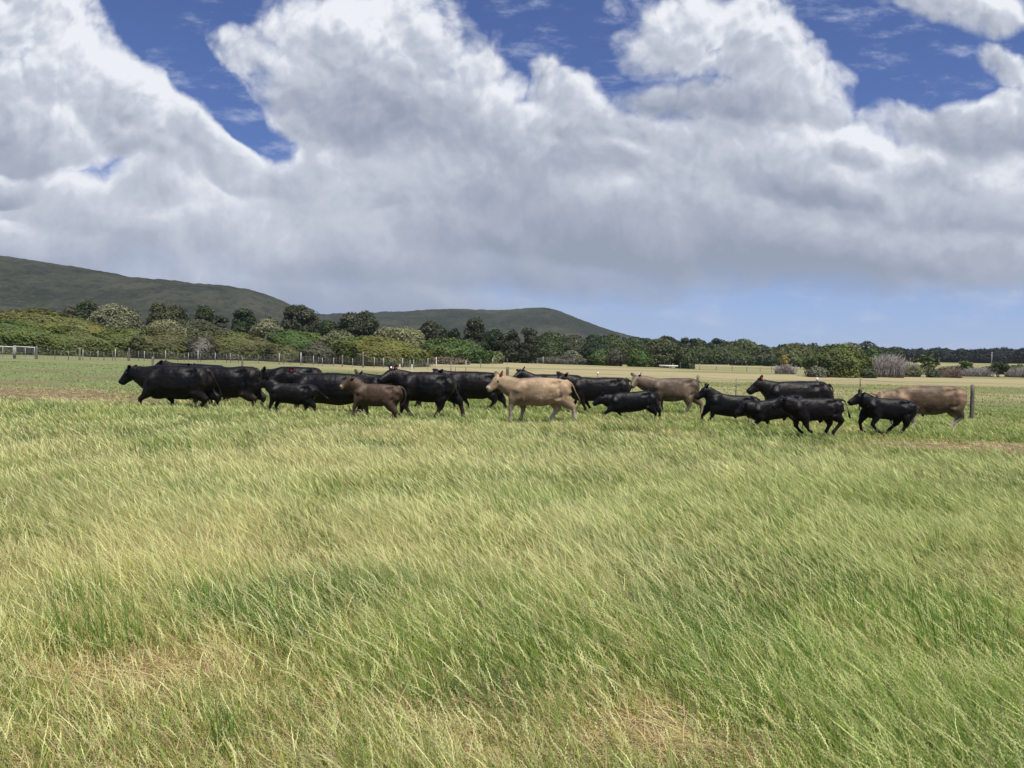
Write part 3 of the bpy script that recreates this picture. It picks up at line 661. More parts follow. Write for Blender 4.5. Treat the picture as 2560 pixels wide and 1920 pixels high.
cow('cow', 'F', 22.2, [(720, 520), (780, 455), (880, 398), (980, 366), (1100, 354), (1300, 350), (1500, 350), (1680, 354), (1790, 372), (1840, 410), (1858, 480)],
    [(720, 620), (850, 700), (1000, 730), (1150, 740), (1380, 768), (1500, 745), (1580, 715), (1700, 660), (1858, 580)], (672, 470), (600, 640),
    [[(1080, 690), (1074, 820), (1066, 960)], [(940, 720), (868, 850), (905, 920), (915, 940)]], [[(1650, 660), (1745, 775), (1610, 900), (1565, 965)], [(1700, 680), (1785, 790), (1745, 920), (1716, 988)]],
    [(1830, 395), (1856, 470), (1828, 570), (1792, 670), (1806, 760), (1822, 830)], 'heavy tan bull at far right, pale lower legs, head down behind a black calf', (.162, .108, .063), legc=(.42, .35, .28), group=GT, headside=-1, earup=(.1, .1), switch=.4, hw=1.05, neckw=1.35, earL=.15)
# calves
cow('calf', 'A', 22.2, [(1722, 500), (1745, 455), (1800, 428), (1900, 432), (2000, 436), (2120, 440), (2230, 446), (2262, 466), (2288, 530)],
    [(1722, 560), (1780, 620), (1850, 650), (2000, 664), (2060, 680), (2150, 655), (2288, 600)], (1722, 402), (1592, 458),
    [[(1800, 590), (1768, 672), (1742, 750)], [(1840, 600), (1800, 690), (1815, 755)]], [[(2165, 600), (2248, 690), (2258, 790)], [(2130, 600), (2140, 700), (2105, 770)]],
    [(2255, 462), (2300, 530), (2360, 580), (2410, 622)], 'small black calf with ears pricked, trotting in front of the red-tagged black cow', (.0065, .005, .005), calf=True, legc=(.022, .013, .010), group=GC, earup=(.75, .3))
cow('calf', 'B', 20.9, [(905, 500), (925, 468), (980, 446), (1050, 440), (1150, 440), (1280, 446), (1370, 458), (1420, 480), (1446, 540)],
    [(905, 600), (960, 660), (1040, 684), (1150, 694), (1220, 690), (1290, 668), (1446, 600)], (872, 376), (764, 478),
    [[(960, 620), (918, 705), (898, 815)], [(1010, 650), (1040, 735), (1052, 818)]], [[(1280, 640), (1376, 755), (1330, 800), (1305, 835)], [(1310, 640), (1345, 740), (1365, 830)]],
    [(1400, 462), (1455, 480), (1486, 545), (1480, 615), (1452, 670), (1414, 684)], 'chocolate brown calf with cream muzzle and tail curled behind it', BRN, calf=True, legc=(.085, .055, .037), muzc=(.50, .36, .20), group=GC, earup=(-.05, .3), tag2=WHT, switch=0, headL=.37, earL=.12, neckw=1.1)
cow('calf', 'D', 23.6, [(345, 600), (370, 565), (430, 546), (520, 536), (660, 528), (780, 512), (850, 530), (905, 600)],
    [(345, 690), (400, 755), (470, 765), (600, 756), (700, 740), (780, 710), (905, 670)], (290, 580), (182, 668),
    [[(385, 710), (320, 762), (268, 830)], [(450, 720), (492, 770), (500, 822)]], [[(800, 690), (872, 760), (865, 850)], [(830, 650), (935, 745), (928, 808)]],
    [(800, 508), (840, 490), (872, 532), (905, 592), (938, 634)], 'black calf with head down and tail arched up, in front of the dusky brown cow', (.004, .004, .0047), calf=True, legc=BLK, group=GC, earup=(.8, .3), switch=.3)
cow('calf', 'D', 22.8, [(1432, 640), (1470, 560), (1540, 530), (1620, 550), (1720, 566), (1860, 568), (1960, 570), (2020, 590), (2050, 650)],
    [(1432, 700), (1500, 770), (1600, 790), (1740, 810), (1840, 802), (1920, 780), (2050, 730)], (1442, 482), (1312, 596),
    [[(1510, 740), (1490, 800), (1445, 860), (1425, 905)], [(1460, 720), (1408, 800), (1398, 860), (1412, 895)]], [[(1900, 750), (1925, 830), (1885, 890), (1868, 925)], [(1940, 740), (2020, 840), (2030, 930)]],
    [(2030, 600), (2055, 660), (2060, 740)], 'sturdy black calf stepping high, muzzle against the brown cow\'s hind leg', (.0048, .0043, .0043), calf=True, legc=BLK, group=GC, earup=(.55, .6), sheath=(1755, 828))
cow('calf', 'E', 21.4, [(490, 680), (520, 610), (600, 585), (700, 562), (860, 540), (1000, 510), (1100, 480), (1200, 476), (1260, 510), (1292, 570)],
    [(490, 740), (560, 830), (680, 860), (800, 830), (960, 812), (1050, 780), (1292, 740)], (455, 600), (322, 752),
    [[(650, 800), (588, 875), (522, 945)], [(760, 790), (790, 870), (808, 962)]], [[(1150, 720), (1260, 840), (1230, 960)], [(1100, 720), (1190, 850), (1150, 950)]],
    None, 'black calf with lowered head and drooping ear, half hidden behind the foremost running calf', (.0055, .0045, .0045), calf=True, legc=BLK, group=GC, earup=(-.25, .2), sheath=(985, 845), earL=.17)
cow('calf', 'E', 19.0, [(1050, 660), (1080, 580), (1150, 535), (1280, 528), (1400, 526), (1560, 524), (1700, 526), (1780, 552), (1815, 630)],
    [(1050, 760), (1120, 820), (1200, 850), (1400, 842), (1520, 832), (1620, 800), (1815, 720)], (985, 530), (815, 655),
    [[(1265, 790), (1292, 920), (1320, 975), (1365, 990)], [(1185, 800), (1185, 920), (1235, 985), (1278, 1020)]], [[(1660, 750), (1778, 845), (1660, 985), (1640, 1045)], [(1610, 760), (1650, 890), (1590, 1010), (1530, 1082)]],
    [(1750, 535), (1826, 550), (1862, 640), (1882, 730), (1915, 820)], 'dark calf galloping in the foreground with tail swinging and broad drooping ear', (.0075, .005, .005), calf=True, legc=BLK, group=GC, earup=(-.15, .3), sheath=(1482, 880), earL=.17)
cow('calf', 'F', 19.9, [(425, 640), (445, 550), (500, 510), (600, 524), (750, 530), (900, 538), (1030, 550), (1110, 568), (1160, 640)],
    [(425, 720), (500, 800), (620, 820), (700, 815), (820, 835), (930, 800), (1160, 740)], (405, 470), (218, 596),
    [[(600, 780), (532, 890), (600, 975), (690, 1012)], [(465, 770), (410, 870), (428, 965), (480, 1012)]], [[(1010, 750), (1000, 900), (935, 1000), (910, 1062)], [(950, 760), (905, 890), (820, 960), (775, 1020)]],
    [(1130, 572), (1165, 650), (1215, 715), (1272, 780)], 'rightmost black calf, nose stretched forward, galloping in front of the tan bull', (.0047, .0043, .0049), calf=True, legc=BLK, group=GC, earup=(.3, .5), sheath=(812, 848), switch=1.2)

# ------------------------------------------------------------------ grass
def grass():
    r = np.random.default_rng(21)
    VS, FS, CS = [], [], []; nv = 0
    GREEN = np.array([.158, .232, .048]); BLUEG = np.array([.16, .26, .085]); OLIVE = np.array([.27, .30, .085]); STRAW = np.array([.58, .50, .29]); HEAD = np.array([.66, .67, .36]); PURP = np.array([.33, .24, .17]); DARKG = np.array([.07, .13, .03])
    def blades(n, y0, y1, kind, pw=2.0, minpx=.8):
        nonlocal nv
        uu = (r.random(n) ** 1.0 * 2 - 1) * .80
        y = (y0 ** pw + (y1 ** pw - y0 ** pw) * r.random(n)) ** (1 / pw)
        x = uu * (y + 1.0)
        b = bare_mask(x, y); lm = long_mask(x, y)
        p = np.stack([x, y], -1)
        tuft = fbm(p * np.array([1.1, .8]), 4, 50); big = fbm(p * .33, 3, 70); u = x / y
        keep = r.random(n)
        if kind in ('blade', 'stalk'): m = keep < (1 - .92 * b) * (.55 + .45 * sstep(tuft, .32, .55))
        else: m = keep < .20 + 1.4 * b + .55 * sstep(.12 - u, 0, .3) * (1 - sstep(y, 4.8, 7.5)) + .30 * (1 - sstep(tuft, .35, .5))
        if kind == 'stalk': m &= (r.random(len(lm)) < .22 + lm) & (keep < .35 + .75 * sstep(tuft, .35, .6))
        x, y, b, lm, tuft, big, u = (a[m] for a in (x, y, b, lm, tuft, big, u)); n = len(x); p = np.stack([x, y], -1)
        z = ground_z(x, y) - .01
        px = y / 768.0
        dry = np.clip(sstep(big, .42, .66) * .55 + b * .8 + sstep(-u, -.1, .45) * (.22 + .22 * (1 - sstep(y, 4.5, 8))) * (y < 14) + sstep(y, 9, 13) * (1 - sstep(y, 19, 22)) * .16 * (1 - sstep(u, -.05, .5)), 0, 1)
        if kind == 'blade':
            ns = 4
            h = (.07 + .20 * r.random(n)) * (.68 + .32 * lm) * (.75 + .5 * sstep(tuft, .3, .65)) * (1 - .6 * b)
            h = h * (1 + .15 * sstep(y, 14, 19) * (1 - sstep(y, 26, 30))); h = np.where(lm < .5, h * (1 - .45 * sstep(y, 30, 45)), h)
            lean = .35 + .55 * r.random(n); w = np.maximum(.0028 + .0022 * r.random(n), px * minpx)
            c = GREEN * (1 - dry[:, None]) + OLIVE * dry[:, None]
            c = np.where((r.random(n) < .28)[:, None], BLUEG, c)
            c = np.where((r.random(n) < .10 + .40 * dry)[:, None], STRAW * .8, c)
            c = np.where((fbm(p * .8, 3, 120) > .60)[:, None] & (r.random(n) < .7)[:, None], DARKG * 1.2, c)
            c = c + (np.array([.20, .24, .10]) - c) * (.45 * sstep(y, 18, 30) * (1 - lm))[:, None]
            right = sstep(u, .1, .5)[:, None] * .12; c = c * (1 - right) + GREEN * 1.1 * right
            tipc = c * 1.25 + .02; hd = None
        elif kind == 'stalk':
            ns = 6
            h = (.13 + .25 * r.random(n) ** 1.7) * (.85 + .2 * sstep(tuft, .35, .65)) * (1 - .05 * sstep(y, 14, 19)); lean = .15 + .85 * r.random(n)
            w = np.maximum(.0015 + .0008 * r.random(n), px * minpx * .32)
            c = OLIVE * .8 * dry[:, None] + GREEN * 1.0 * (1 - dry[:, None]); c = np.where((r.random(n) < .2)[:, None], STRAW * .7, c)
            tipc = np.where((r.random(n) < .12)[:, None], PURP * 1.3, HEAD * (.8 + .45 * r.random(n)[:, None])); tipc = tipc * (1 - .25 * right_(u)[:, None]) + BLUEG * .25 * right_(u)[:, None] * 1.4
        else:
            ns = 3; h = .05 + .16 * r.random(n); lean = 1.2 + 1.5 * r.random(n); w = np.maximum(.0022 + .0015 * r.random(n), px * minpx * .8)
            c = STRAW * (.65 + .6 * r.random(n)[:, None]); c = np.where((r.random(n) < .3)[:, None], PURP * .8, c); tipc = c
        az = np.pi + r.normal(0, .9 if kind == 'blade' else .62, n) + (fbm(p * .4, 2, 33) - .5) * .6
        if kind == 'straw': az = r.random(n) * 6.283; az = np.where(r.random(n) < .4, np.pi + r.normal(0, .5, n), az)
        if kind == 'blade': az = np.where(r.random(n) < .22, r.random(n) * 6.283, az)
        dx, dy = np.cos(az), np.sin(az) * .9
        s = np.linspace(0, 1, ns)
        bend = lean[:, None] * (s[None] ** 1.7)
        up_ = s[None] * (1 - .28 * np.minimum(lean[:, None], 1.3) * s[None])
        if kind == 'straw': up_ = .08 + .55 * s[None] * (1 - s[None] * .8) * r.random(n)[:, None]
        X = x[:, None] + dx[:, None] * h[:, None] * bend; Y_ = y[:, None] + dy[:, None] * h[:, None] * bend; Z_ = z[:, None] + h[:, None] * up_
        wob = r.normal(0, .02, (n, ns)) * h[:, None] * s[None]; X = X + wob; Y_ = Y_ + r.normal(0, .02, (n, ns)) * h[:, None] * s[None]
        fa = r.random(n) * 3.1416; fa = np.where(px * minpx > .003, r.normal(0, .5, n), fa)
        wx, wy = np.cos(fa), np.sin(fa)
        if kind == 'stalk':
            prof = np.interp(s, [0, .5, .60, .72, .9, 1], [.7, .6, .9, 1.6, 1.3, .3])[None] * np.ones((n, 1)); prof[:, ::1] *= 1
            tmix = np.interp(s, [0, .5, .66, 1], [0, .1, .95, 1])
        else:
            prof = np.interp(s, [0, .4, 1], [1, .9, .12])[None] * np.ones((n, 1)); tmix = s ** 1.2
        hw_ = (w[:, None] * prof) * .5
        A = np.stack([X - wx[:, None] * hw_, Y_ - wy[:, None] * hw_, Z_], -1); B = np.stack([X + wx[:, None] * hw_, Y_ + wy[:, None] * hw_, Z_ + hw_ * .3], -1)
        V = np.stack([A, B], 2).reshape(-1, 3)
        base = np.arange(n)[:, None] * (2 * ns) + np.arange(ns - 1)[None] * 2
        q = np.stack([base, base + 1, base + 3, base + 2], -1).reshape(-1) + nv
        C = c[:, None] * (1 - tmix[None, :, None]) + tipc[:, None] * tmix[None, :, None]
        C = C * (.72 + .56 * r.random((n, 1, 1))); C = np.repeat(C, 2, axis=1).reshape(-1, 3)
        VS.append(V); FS.append(q); CS.append(C); nv += len(V)
        if kind == 'stalk' and y1 < 8.5:       # spikelets set alternately along the seed head
            K = 9
            for k in range(K):
                t_ = .60 + .40 * k / K
                j = min(int(t_ * (ns - 1)), ns - 2); f_ = t_ * (ns - 1) - j
                cx = X[:, j] * (1 - f_) + X[:, j + 1] * f_; cy = Y_[:, j] * (1 - f_) + Y_[:, j + 1] * f_; cz = Z_[:, j] * (1 - f_) + Z_[:, j + 1] * f_
                tx = X[:, j + 1] - X[:, j]; ty = Y_[:, j + 1] - Y_[:, j]; tz = Z_[:, j + 1] - Z_[:, j]; ln = np.sqrt(tx ** 2 + ty ** 2 + tz ** 2) + 1e-6
                tx, ty, tz = tx / ln, ty / ln, tz / ln; sg = 1 if k % 2 else -1; L_ = .013 * (1 - .3 * k / K)
                sx, sz = -tz * sg, tx * sg
                P0 = np.stack([cx, cy, cz], -1); P1 = P0 + np.stack([tx * L_ + sx * .0045, ty * L_, tz * L_ + sz * .0045], -1); Pm = P0 + np.stack([tx * L_ * .4 + sx * .0055, ty * L_ * .4, tz * L_ * .4 + sz * .0055], -1)
                V = np.stack([P0, Pm, P1], 1).reshape(-1, 3); q4 = (np.arange(n)[:, None] * 3 + np.array([0, 1, 2, 2])).reshape(-1) + nv
                VS.append(V); FS.append(q4); CS.append(np.repeat(tipc * (.9 + .3 * r.random((n, 1))), 3, 0)); nv += len(V)
    def right_(u): return sstep(u, .1, .5)
    blades(95000, 2.7, 5.5, 'blade'); blades(22000, 2.7, 5.5, 'stalk'); blades(85000, 2.7, 5.5, 'straw')
    blades(180000, 5.5, 11, 'blade', 1.3, .52); blades(50000, 5.5, 8.4, 'stalk', 1.6); blades(90000, 8.4, 13, 'stalk', 1.3); blades(60000, 5.5, 11, 'straw', 1.3)
    blades(180000, 11, 25, 'blade', 1.0, .52); blades(120000, 13, 25.5, 'stalk', 1.0); blades(40000, 11, 26, 'straw', 1.0)
    blades(75000, 18, 34, 'blade', 1.0); blades(36000, 18, 36, 'straw', 1.0); blades(60000, 30, 75, 'blade', .6, .7)
    # dense dark tufts of broader blades, upright in the wind
    for px, py, R_, n, hh in ((250, 1640, .26, 90, .46), (215, 1540, .22, 60, .40), (610, 1560, .5, 200, .30), (1250, 1610, .3, 60, .30), (2280, 1560, .6, 220, .32), (2480, 1640, .5, 160, .32), (1800, 1690, .4, 140, .28), (575, 1890, .06, 30, .36),
                              (1300, 1280, .8, 240, .30), (480, 1130, 1.2, 240, .30), (2150, 1350, .9, 240, .30), (560, 1500, .6, 160, .28)):
        cx, cy = gpt(px, py); ang = r.random(n) * 6.283; q = R_ * np.sqrt(r.random(n)); x = cx + q * np.cos(ang); y = cy + q * np.sin(ang) * .8; z = ground_z(x, y)
        h = hh * (.5 + .6 * r.random(n)); s = np.linspace(0, 1, 5); ln = .12 + .35 * r.random(n); az = np.pi + r.normal(0, .8, n)
        X = x[:, None] + (np.cos(az) * h * ln)[:, None] * s[None] ** 2; Y_ = y[:, None] + (np.sin(az) * h * ln)[:, None] * s[None] ** 2; Z_ = z[:, None] + h[:, None] * s[None]
        w = np.maximum(.0042, cy / 768 * .8) * np.interp(s, [0, .5, 1], [1, .85, .1])[None] * .5 * np.ones((n, 1)); fa = r.normal(0, .6, n)
        A = np.stack([X - np.cos(fa)[:, None] * w, Y_ - np.sin(fa)[:, None] * w, Z_], -1); B = np.stack([X + np.cos(fa)[:, None] * w, Y_ + np.sin(fa)[:, None] * w, Z_], -1)
        V = np.stack([A, B], 2).reshape(-1, 3); base = np.arange(n)[:, None] * 10 + np.arange(4)[None] * 2; VS.append(V); FS.append(np.stack([base, base + 1, base + 3, base + 2], -1).reshape(-1) + nv); nv += len(V)
        c = (np.array([.105, .195, .045]) * (.7 + .6 * r.random((n, 1))))[:, None] * (1 + .5 * s[None, :, None]); CS.append(np.repeat(c, 2, 1).reshape(-1, 3))
    V = np.concatenate(VS); Fq = np.concatenate(FS); C = np.clip(np.concatenate(CS) * np.array([1.32, 1.26, 1.07]), 0, .92)
    # degenerate quads (spikelets) carry a repeated index: write them as triangles
    Q = Fq.reshape(-1, 4); tri = Q[:, 2] == Q[:, 3]
    flat = np.concatenate([Q[~tri].ravel(), Q[tri][:, :3].ravel()]); tot = np.concatenate([np.full((~tri).sum(), 4), np.full(tri.sum(), 3)])
    me = bpy.data.meshes.new('grass'); me.vertices.add(len(V)); me.vertices.foreach_set('co', V.astype(np.float32).ravel())
    me.loops.add(len(flat)); me.loops.foreach_set('vertex_index', flat.astype(np.int32)); me.polygons.add(len(tot))
    me.polygons.foreach_set('loop_start', np.concatenate([[0], np.cumsum(tot)[:-1]]).astype(np.int32)); me.update(calc_edges=False)
    a = me.color_attributes.new('tint', 'FLOAT_COLOR', 'POINT'); cc = np.ones((len(V), 4), np.float32); cc[:, :3] = C; a.data.foreach_set('color', cc.ravel())
    tag(link('grass', me, M_GRASS), 'long wind-bent grass with pale seed heads covering the paddock', 'grass', kind='stuff')
grass()

# ------------------------------------------------------------------ trees and shrubs
KCOL = dict(green=(.112, .146, .036), bright=(.066, .112, .028), olive=(.116, .130, .042), rust=(.100, .100, .042), dark=(.036, .052, .024), deep=(.026, .044, .020), grey=(.085, .088, .055),
            sun=(.165, .158, .042), pale=(.20, .205, .105), palegrey=(.15, .155, .10), mid=(.062, .085, .030), navy=(.020, .028, .022), twig=(.24, .215, .20), browntwig=(.17, .125, .095), yellow=(.26, .20, .05), heath=(.15, .115, .07))
def cards(mb, P, Nn, size, col, r, shear=None, jit=.55, cv=.62):
    n = len(P)
    nn = Nn + r.normal(0, jit, (n, 3)); nn /= np.linalg.norm(nn, axis=1)[:, None] + 1e-6
    a = r.normal(0, 1, (n, 3))
    if shear is not None: a = a * .5 + np.asarray(shear)
    t = a - nn * np.sum(a * nn, 1)[:, None]; t /= np.linalg.norm(t, axis=1)[:, None] + 1e-6; b = np.cross(nn, t)
    s = size * (.55 + .9 * r.random(n))[:, None]; el = 1.7 if shear is not None else 1.15
    V = np.stack([P - t * s * .6 * el, P + b * s * .45 - t * s * .1, P + t * s * .75 * el, P - b * s * .45 + t * s * .12], 1).reshape(-1, 3)
    C = np.asarray(col)[None] * (.72 + .62 * r.random(n) ** 1.4)[:, None] if np.ndim(col) == 1 else col * (1.0 - cv * .45 + cv * r.random(n) ** 1.4)[:, None]
    mb.add(V, np.arange(n * 4), 4, np.repeat(C, 4, 0))
def clump(mb, c, rad, size, col, r, dens=1.0, front=True, squash=1.0, low=-.35):
    """one rounded leaf clump: core lump + leaf cards on and in its surface"""
    rad = np.asarray(rad, float); area = 4 * math.pi * ((rad[0] * rad[1]) ** 1.6 / 3 + (rad[0] * rad[2]) ** 1.6 / 3 + (rad[1] * rad[2]) ** 1.6 / 3) ** (1 / 1.6)
    n = int(max(24, dens * area / (size * size * .55)))
    d = r.normal(0, 1, (n, 3)); d /= np.linalg.norm(d, axis=1)[:, None]
    k = (d[:, 2] > low) | (r.random(n) < .35)
    if front: k &= (d[:, 1] < .45) | (r.random(n) < .15)
    d = d[k]; n = len(d)
    rr = (.80 + .28 * r.random(n))[:, None] * (.86 + .30 * fbm(d * 2.4 + np.asarray(c), 2, 3))[:, None]
    cards(mb, np.asarray(c) + d * rad * rr, d / rad * rad.mean(), size, col, r)
    th = np.linspace(0, math.pi, 7); ph = np.arange(9) / 9 * 2 * math.pi
    T_, P_ = np.meshgrid(th, ph, indexing='ij'); q = np.stack([np.sin(T_) * np.cos(P_), np.sin(T_) * np.sin(P_), np.cos(T_)], -1).reshape(-1, 3)
    V = np.asarray(c) + q * rad * .80 * (.85 + .3 * vnoise(q * 2 + c, 5))[:, None]
    i, j = np.meshgrid(np.arange(6), np.arange(9), indexing='ij'); f = np.stack([i * 9 + j, i * 9 + (j + 1) % 9, (i + 1) * 9 + (j + 1) % 9, (i + 1) * 9 + j], -1).reshape(-1)
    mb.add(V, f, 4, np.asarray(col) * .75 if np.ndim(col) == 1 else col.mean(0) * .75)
def place(x0, x1, yt, D):
    xc = (x0 + x1) / 2; w = at(xc, yt, D); X = w[0]; zg = float(ground_z(X, D)); W = (x1 - x0) * D / 1920
    return X, zg, W, w[2] - zg
def mound(x0, x1, yt, D, col, label, peak=.45, col2=None, streak=True, name='shrub', cat='shrub', group=None, amp=1.0, dens=1.0, seed=None, drop=0.0, sh=(1, 0, -.45), hmax=None):
    """low wind-shaped shrub: leafy dome with clumps stretched along the wind"""
    r = np.random.default_rng(seed or abs(int(x0 * 7 + yt * 13 + D))); X, zg, W, H = place(x0, x1, yt, D); H = max(H, .5); zg -= .15
    dep = max(W * .42, min(W, H) * .8); mb = MB(); size = max(.10, D / 768 * 1.55)
    # envelope: skewed half dome
    def env(a, b):      # a in -1..1 along x, b in -1..1 along depth -> height
        pk = 2 * peak - 1
        t = np.where(a < pk, (a - pk) / (1 + pk), (a - pk) / (1 - pk))
        return H * np.sqrt(np.clip(1 - np.abs(t) ** 2.1 - np.abs(b) ** 2.2 * (1 - .5 * t * t), 0, 1)) * (1 - drop * np.clip(t, 0, 1))
    # clump centres
    nc = int(np.clip(W * dep / (H * .32) ** 2 * .9, 14, 130))
    A = r.uniform(-1, 1, nc * 3); B = r.uniform(-1, .5, nc * 3); k = (A * A + B * B < 1.0); A, B = A[k][:nc], B[k][:nc]
    Cx, Cy = X + A * W / 2, D + B * dep; Cz = zg + env(A, B); cr = H * (.16 + .16 * r.random(len(A)))
    size *= .88 if streak else 1.0; n = int(dens * (W * H * 1.1 + W * dep * .9) / (size * size * (.30 if streak else .38))); n = min(n, 34000)
    a = r.uniform(-1, 1, n * 2); b = r.uniform(-1, .45, n * 2); k = a * a + b * b < 1; a, b = a[k][:n], b[k][:n]
    m = len(a)
    # steep faces: some points go on the wall of the dome
    rim = r.random(m) < .45; ang = r.uniform(math.pi * .98, math.pi * 2.02, m)
    a = np.where(rim, np.cos(ang) * (.93 + .07 * r.random(m)), a); b = np.where(rim, np.sin(ang) * (.93 + .07 * r.random(m)), b)
    z = zg + env(a * .985, b * .985); z = np.where(rim, zg + (z - zg + .25 * H * 1) * r.random(m) ** .7, z)
    px_, py_ = X + a * W / 2, D + b * dep
    P = np.stack([px_, py_, z], -1)
    # lumps: nearest clump centre, stretched along the wind
    S = np.array([1.0, 1.0, 1.0]); CC = np.stack([Cx, Cy, Cz], -1)
    best = np.full(m, 1e9); idx = np.zeros(m, int); dirw = np.array(sh, float); dirw /= np.linalg.norm(dirw)
    for i in range(len(CC)):
        d = P - CC[i]; al = d @ dirw if streak else 0
        q = np.sum(d * d, 1) - (al * al * .72 if streak else 0); q = q / cr[i] ** 2
        kk = q < best; best[kk] = q[kk]; idx[kk] = i
    lump = np.sqrt(np.clip(1 - best * .55, 0, 1))
    Nn = np.stack([a / (W / 2), b / dep, np.maximum(.02, (z - zg) / (H * H))], -1); Nn /= np.linalg.norm(Nn, axis=1)[:, None]
    P = P + Nn * ((lump - .55) * cr[idx] * (.55 if streak else .75) * amp)[:, None] + r.normal(0, size * .35, (m, 3))
    P[:, 2] = np.maximum(P[:, 2], zg + .05)
    c1 = np.array(KCOL[col]); c2 = np.array(KCOL[col2]) if col2 else c1 * np.array([1.25, 1.1, 1.1])
    w = sstep(fbm(P * (.9 / max(H, 1)) + 7, 3, 5), .42, .60)[:, None] * .75; cidx = r.random(len(CC))[idx][:, None]
    c = (c1 * (1 - w) + c2 * w) * (.86 + .28 * cidx)
    twg = (r.random(m) < .015)[:, None]; c = np.where(twg, np.array(KCOL['twig']) * .7, c)
    cards(mb, P, Nn, size, c, r, sh if streak else None, .26 if streak else .45, .26 if streak else .45)
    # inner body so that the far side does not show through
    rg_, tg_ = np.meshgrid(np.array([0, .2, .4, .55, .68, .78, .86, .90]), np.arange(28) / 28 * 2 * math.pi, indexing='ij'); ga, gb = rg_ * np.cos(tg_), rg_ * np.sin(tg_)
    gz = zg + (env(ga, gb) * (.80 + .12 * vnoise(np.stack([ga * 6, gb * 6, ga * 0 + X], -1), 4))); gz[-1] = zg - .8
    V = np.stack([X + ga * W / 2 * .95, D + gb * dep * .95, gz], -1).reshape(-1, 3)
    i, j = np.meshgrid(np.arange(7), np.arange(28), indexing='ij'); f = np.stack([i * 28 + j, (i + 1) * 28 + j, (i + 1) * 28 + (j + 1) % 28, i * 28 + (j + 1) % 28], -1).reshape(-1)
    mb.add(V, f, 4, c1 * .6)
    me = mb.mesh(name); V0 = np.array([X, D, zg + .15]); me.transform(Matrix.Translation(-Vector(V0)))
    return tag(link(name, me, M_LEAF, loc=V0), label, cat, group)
def limbs(mb, base, tips, r0, r, col):
    base = np.asarray(base, float)
    for tp_ in tips:
        tp_ = np.asarray(tp_); mid = base * .5 + tp_ * .5 + r.normal(0, .06, 3) * np.linalg.norm(tp_ - base); mid[:2] = mid[:2] * .6 + base[:2] * .4
        s = np.linspace(0, 1, 6)[:, None]; p = base * (1 - s) ** 2 + 2 * mid * s * (1 - s) + tp_ * s * s
        mb.loft(p, np.linspace(r0, r0 * .22, 6), np.linspace(r0, r0 * .22, 6), side=(1, .1, .05), n=6, C=np.array(col) * (.8 + .4 * r.random()))
def tree(x0, x1, yt, D, col, label, trunk=.28, col2=None, nclump=None, name='tree', group=None, umbrella=False, dens=1.0, tall=False, trunkcol=(.12, .10, .085), hbase=None, ntr=3, cr=None, gap=0.0, far=False, flat=.0):
    r = np.random.default_rng(int(x0 * 5 + yt * 11 + D * 3)); X, zg, W, H = place(x0, x1, yt, D); H = max(H, 1.2)
    root = bpy.data.objects.new(name, None); scene.collection.objects.link(root); root.location = (X, D, zg); tag(root, label, 'tree', group)
    size = max(.12, D / 768 * 1.5); mb = MB(); c1 = np.array(KCOL[col]); c2 = np.array(KCOL[col2]) if col2 else c1 * np.array([1.35, 1.25, 1.1])
    zb = H * trunk; hc = H - zb; n = nclump or int(np.clip(W * hc / 1.7, 12, 36)); cents = []
    for k in range(n):
        for _ in range(30):
            a = r.uniform(-1, 1); b = r.uniform(-.8, .8); z = r.uniform(0, 1)
            lim = math.sqrt(max(0, 1 - max(0, (z - (.30 if not umbrella else .1)) / (.72 if not umbrella else .95)) ** 2)) * (1 if z > .25 else .72 + z * 1.1)
            if a * a + b * b < lim * lim and (a * a + b * b > .10 * lim or z > .6): break
        cents.append((a, b, z))
    rc = (cr or .20) * (.95 if umbrella else 1.22) * min(W, hc * 1.3) * (1.0 if n > 14 else 1.25)
    for a, b, z in cents:
        rad = rc * r.uniform(.75, 1.3); rd = np.array([rad * r.uniform(.95, 1.3), rad, rad * r.uniform(.72, .95) * (1 - flat * .4)])
        c = np.array([a * (W / 2 - rd[0] * .8), b * (W / 2 - rd[1]) * .8, zb + rd[2] * .6 + z * (hc - rd[2] * 1.55)])
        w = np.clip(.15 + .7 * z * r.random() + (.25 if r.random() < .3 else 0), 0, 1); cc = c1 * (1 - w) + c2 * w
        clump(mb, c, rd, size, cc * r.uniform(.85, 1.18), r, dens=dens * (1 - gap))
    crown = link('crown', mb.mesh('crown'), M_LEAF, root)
    tb = MB(); tips = [np.array([a * W * .40, b * W * .3, zb + z * hc * .8]) for a, b, z in cents[:10 if not far else 4]]
    for q in range(ntr):
        bx = r.uniform(-.12, .12) * W * (1 if ntr > 1 else .3)
        top = np.array([bx * 1.8, r.uniform(-.1, .1) * W, zb + hc * .35])
        s = np.linspace(0, 1, 6)[:, None]; p = np.array([bx, r.uniform(-.05, .05) * W, -.2]) * (1 - s) + top * s + np.sin(s * 3) * np.array([.03 * W, 0, 0]) * r.uniform(-1, 1)
        tr = max(.09, .022 * H); tb.loft(p, np.linspace(tr * 1.3, tr * .6, 6), np.linspace(tr * 1.3, tr * .6, 6), side=(1, .1, 0), n=7, C=trunkcol)
        limbs(tb, p[3], tips[q::ntr], tr * .55, r, trunkcol)
    link('trunk', tb.mesh('trunk', True), M_BARK, root)
    return root
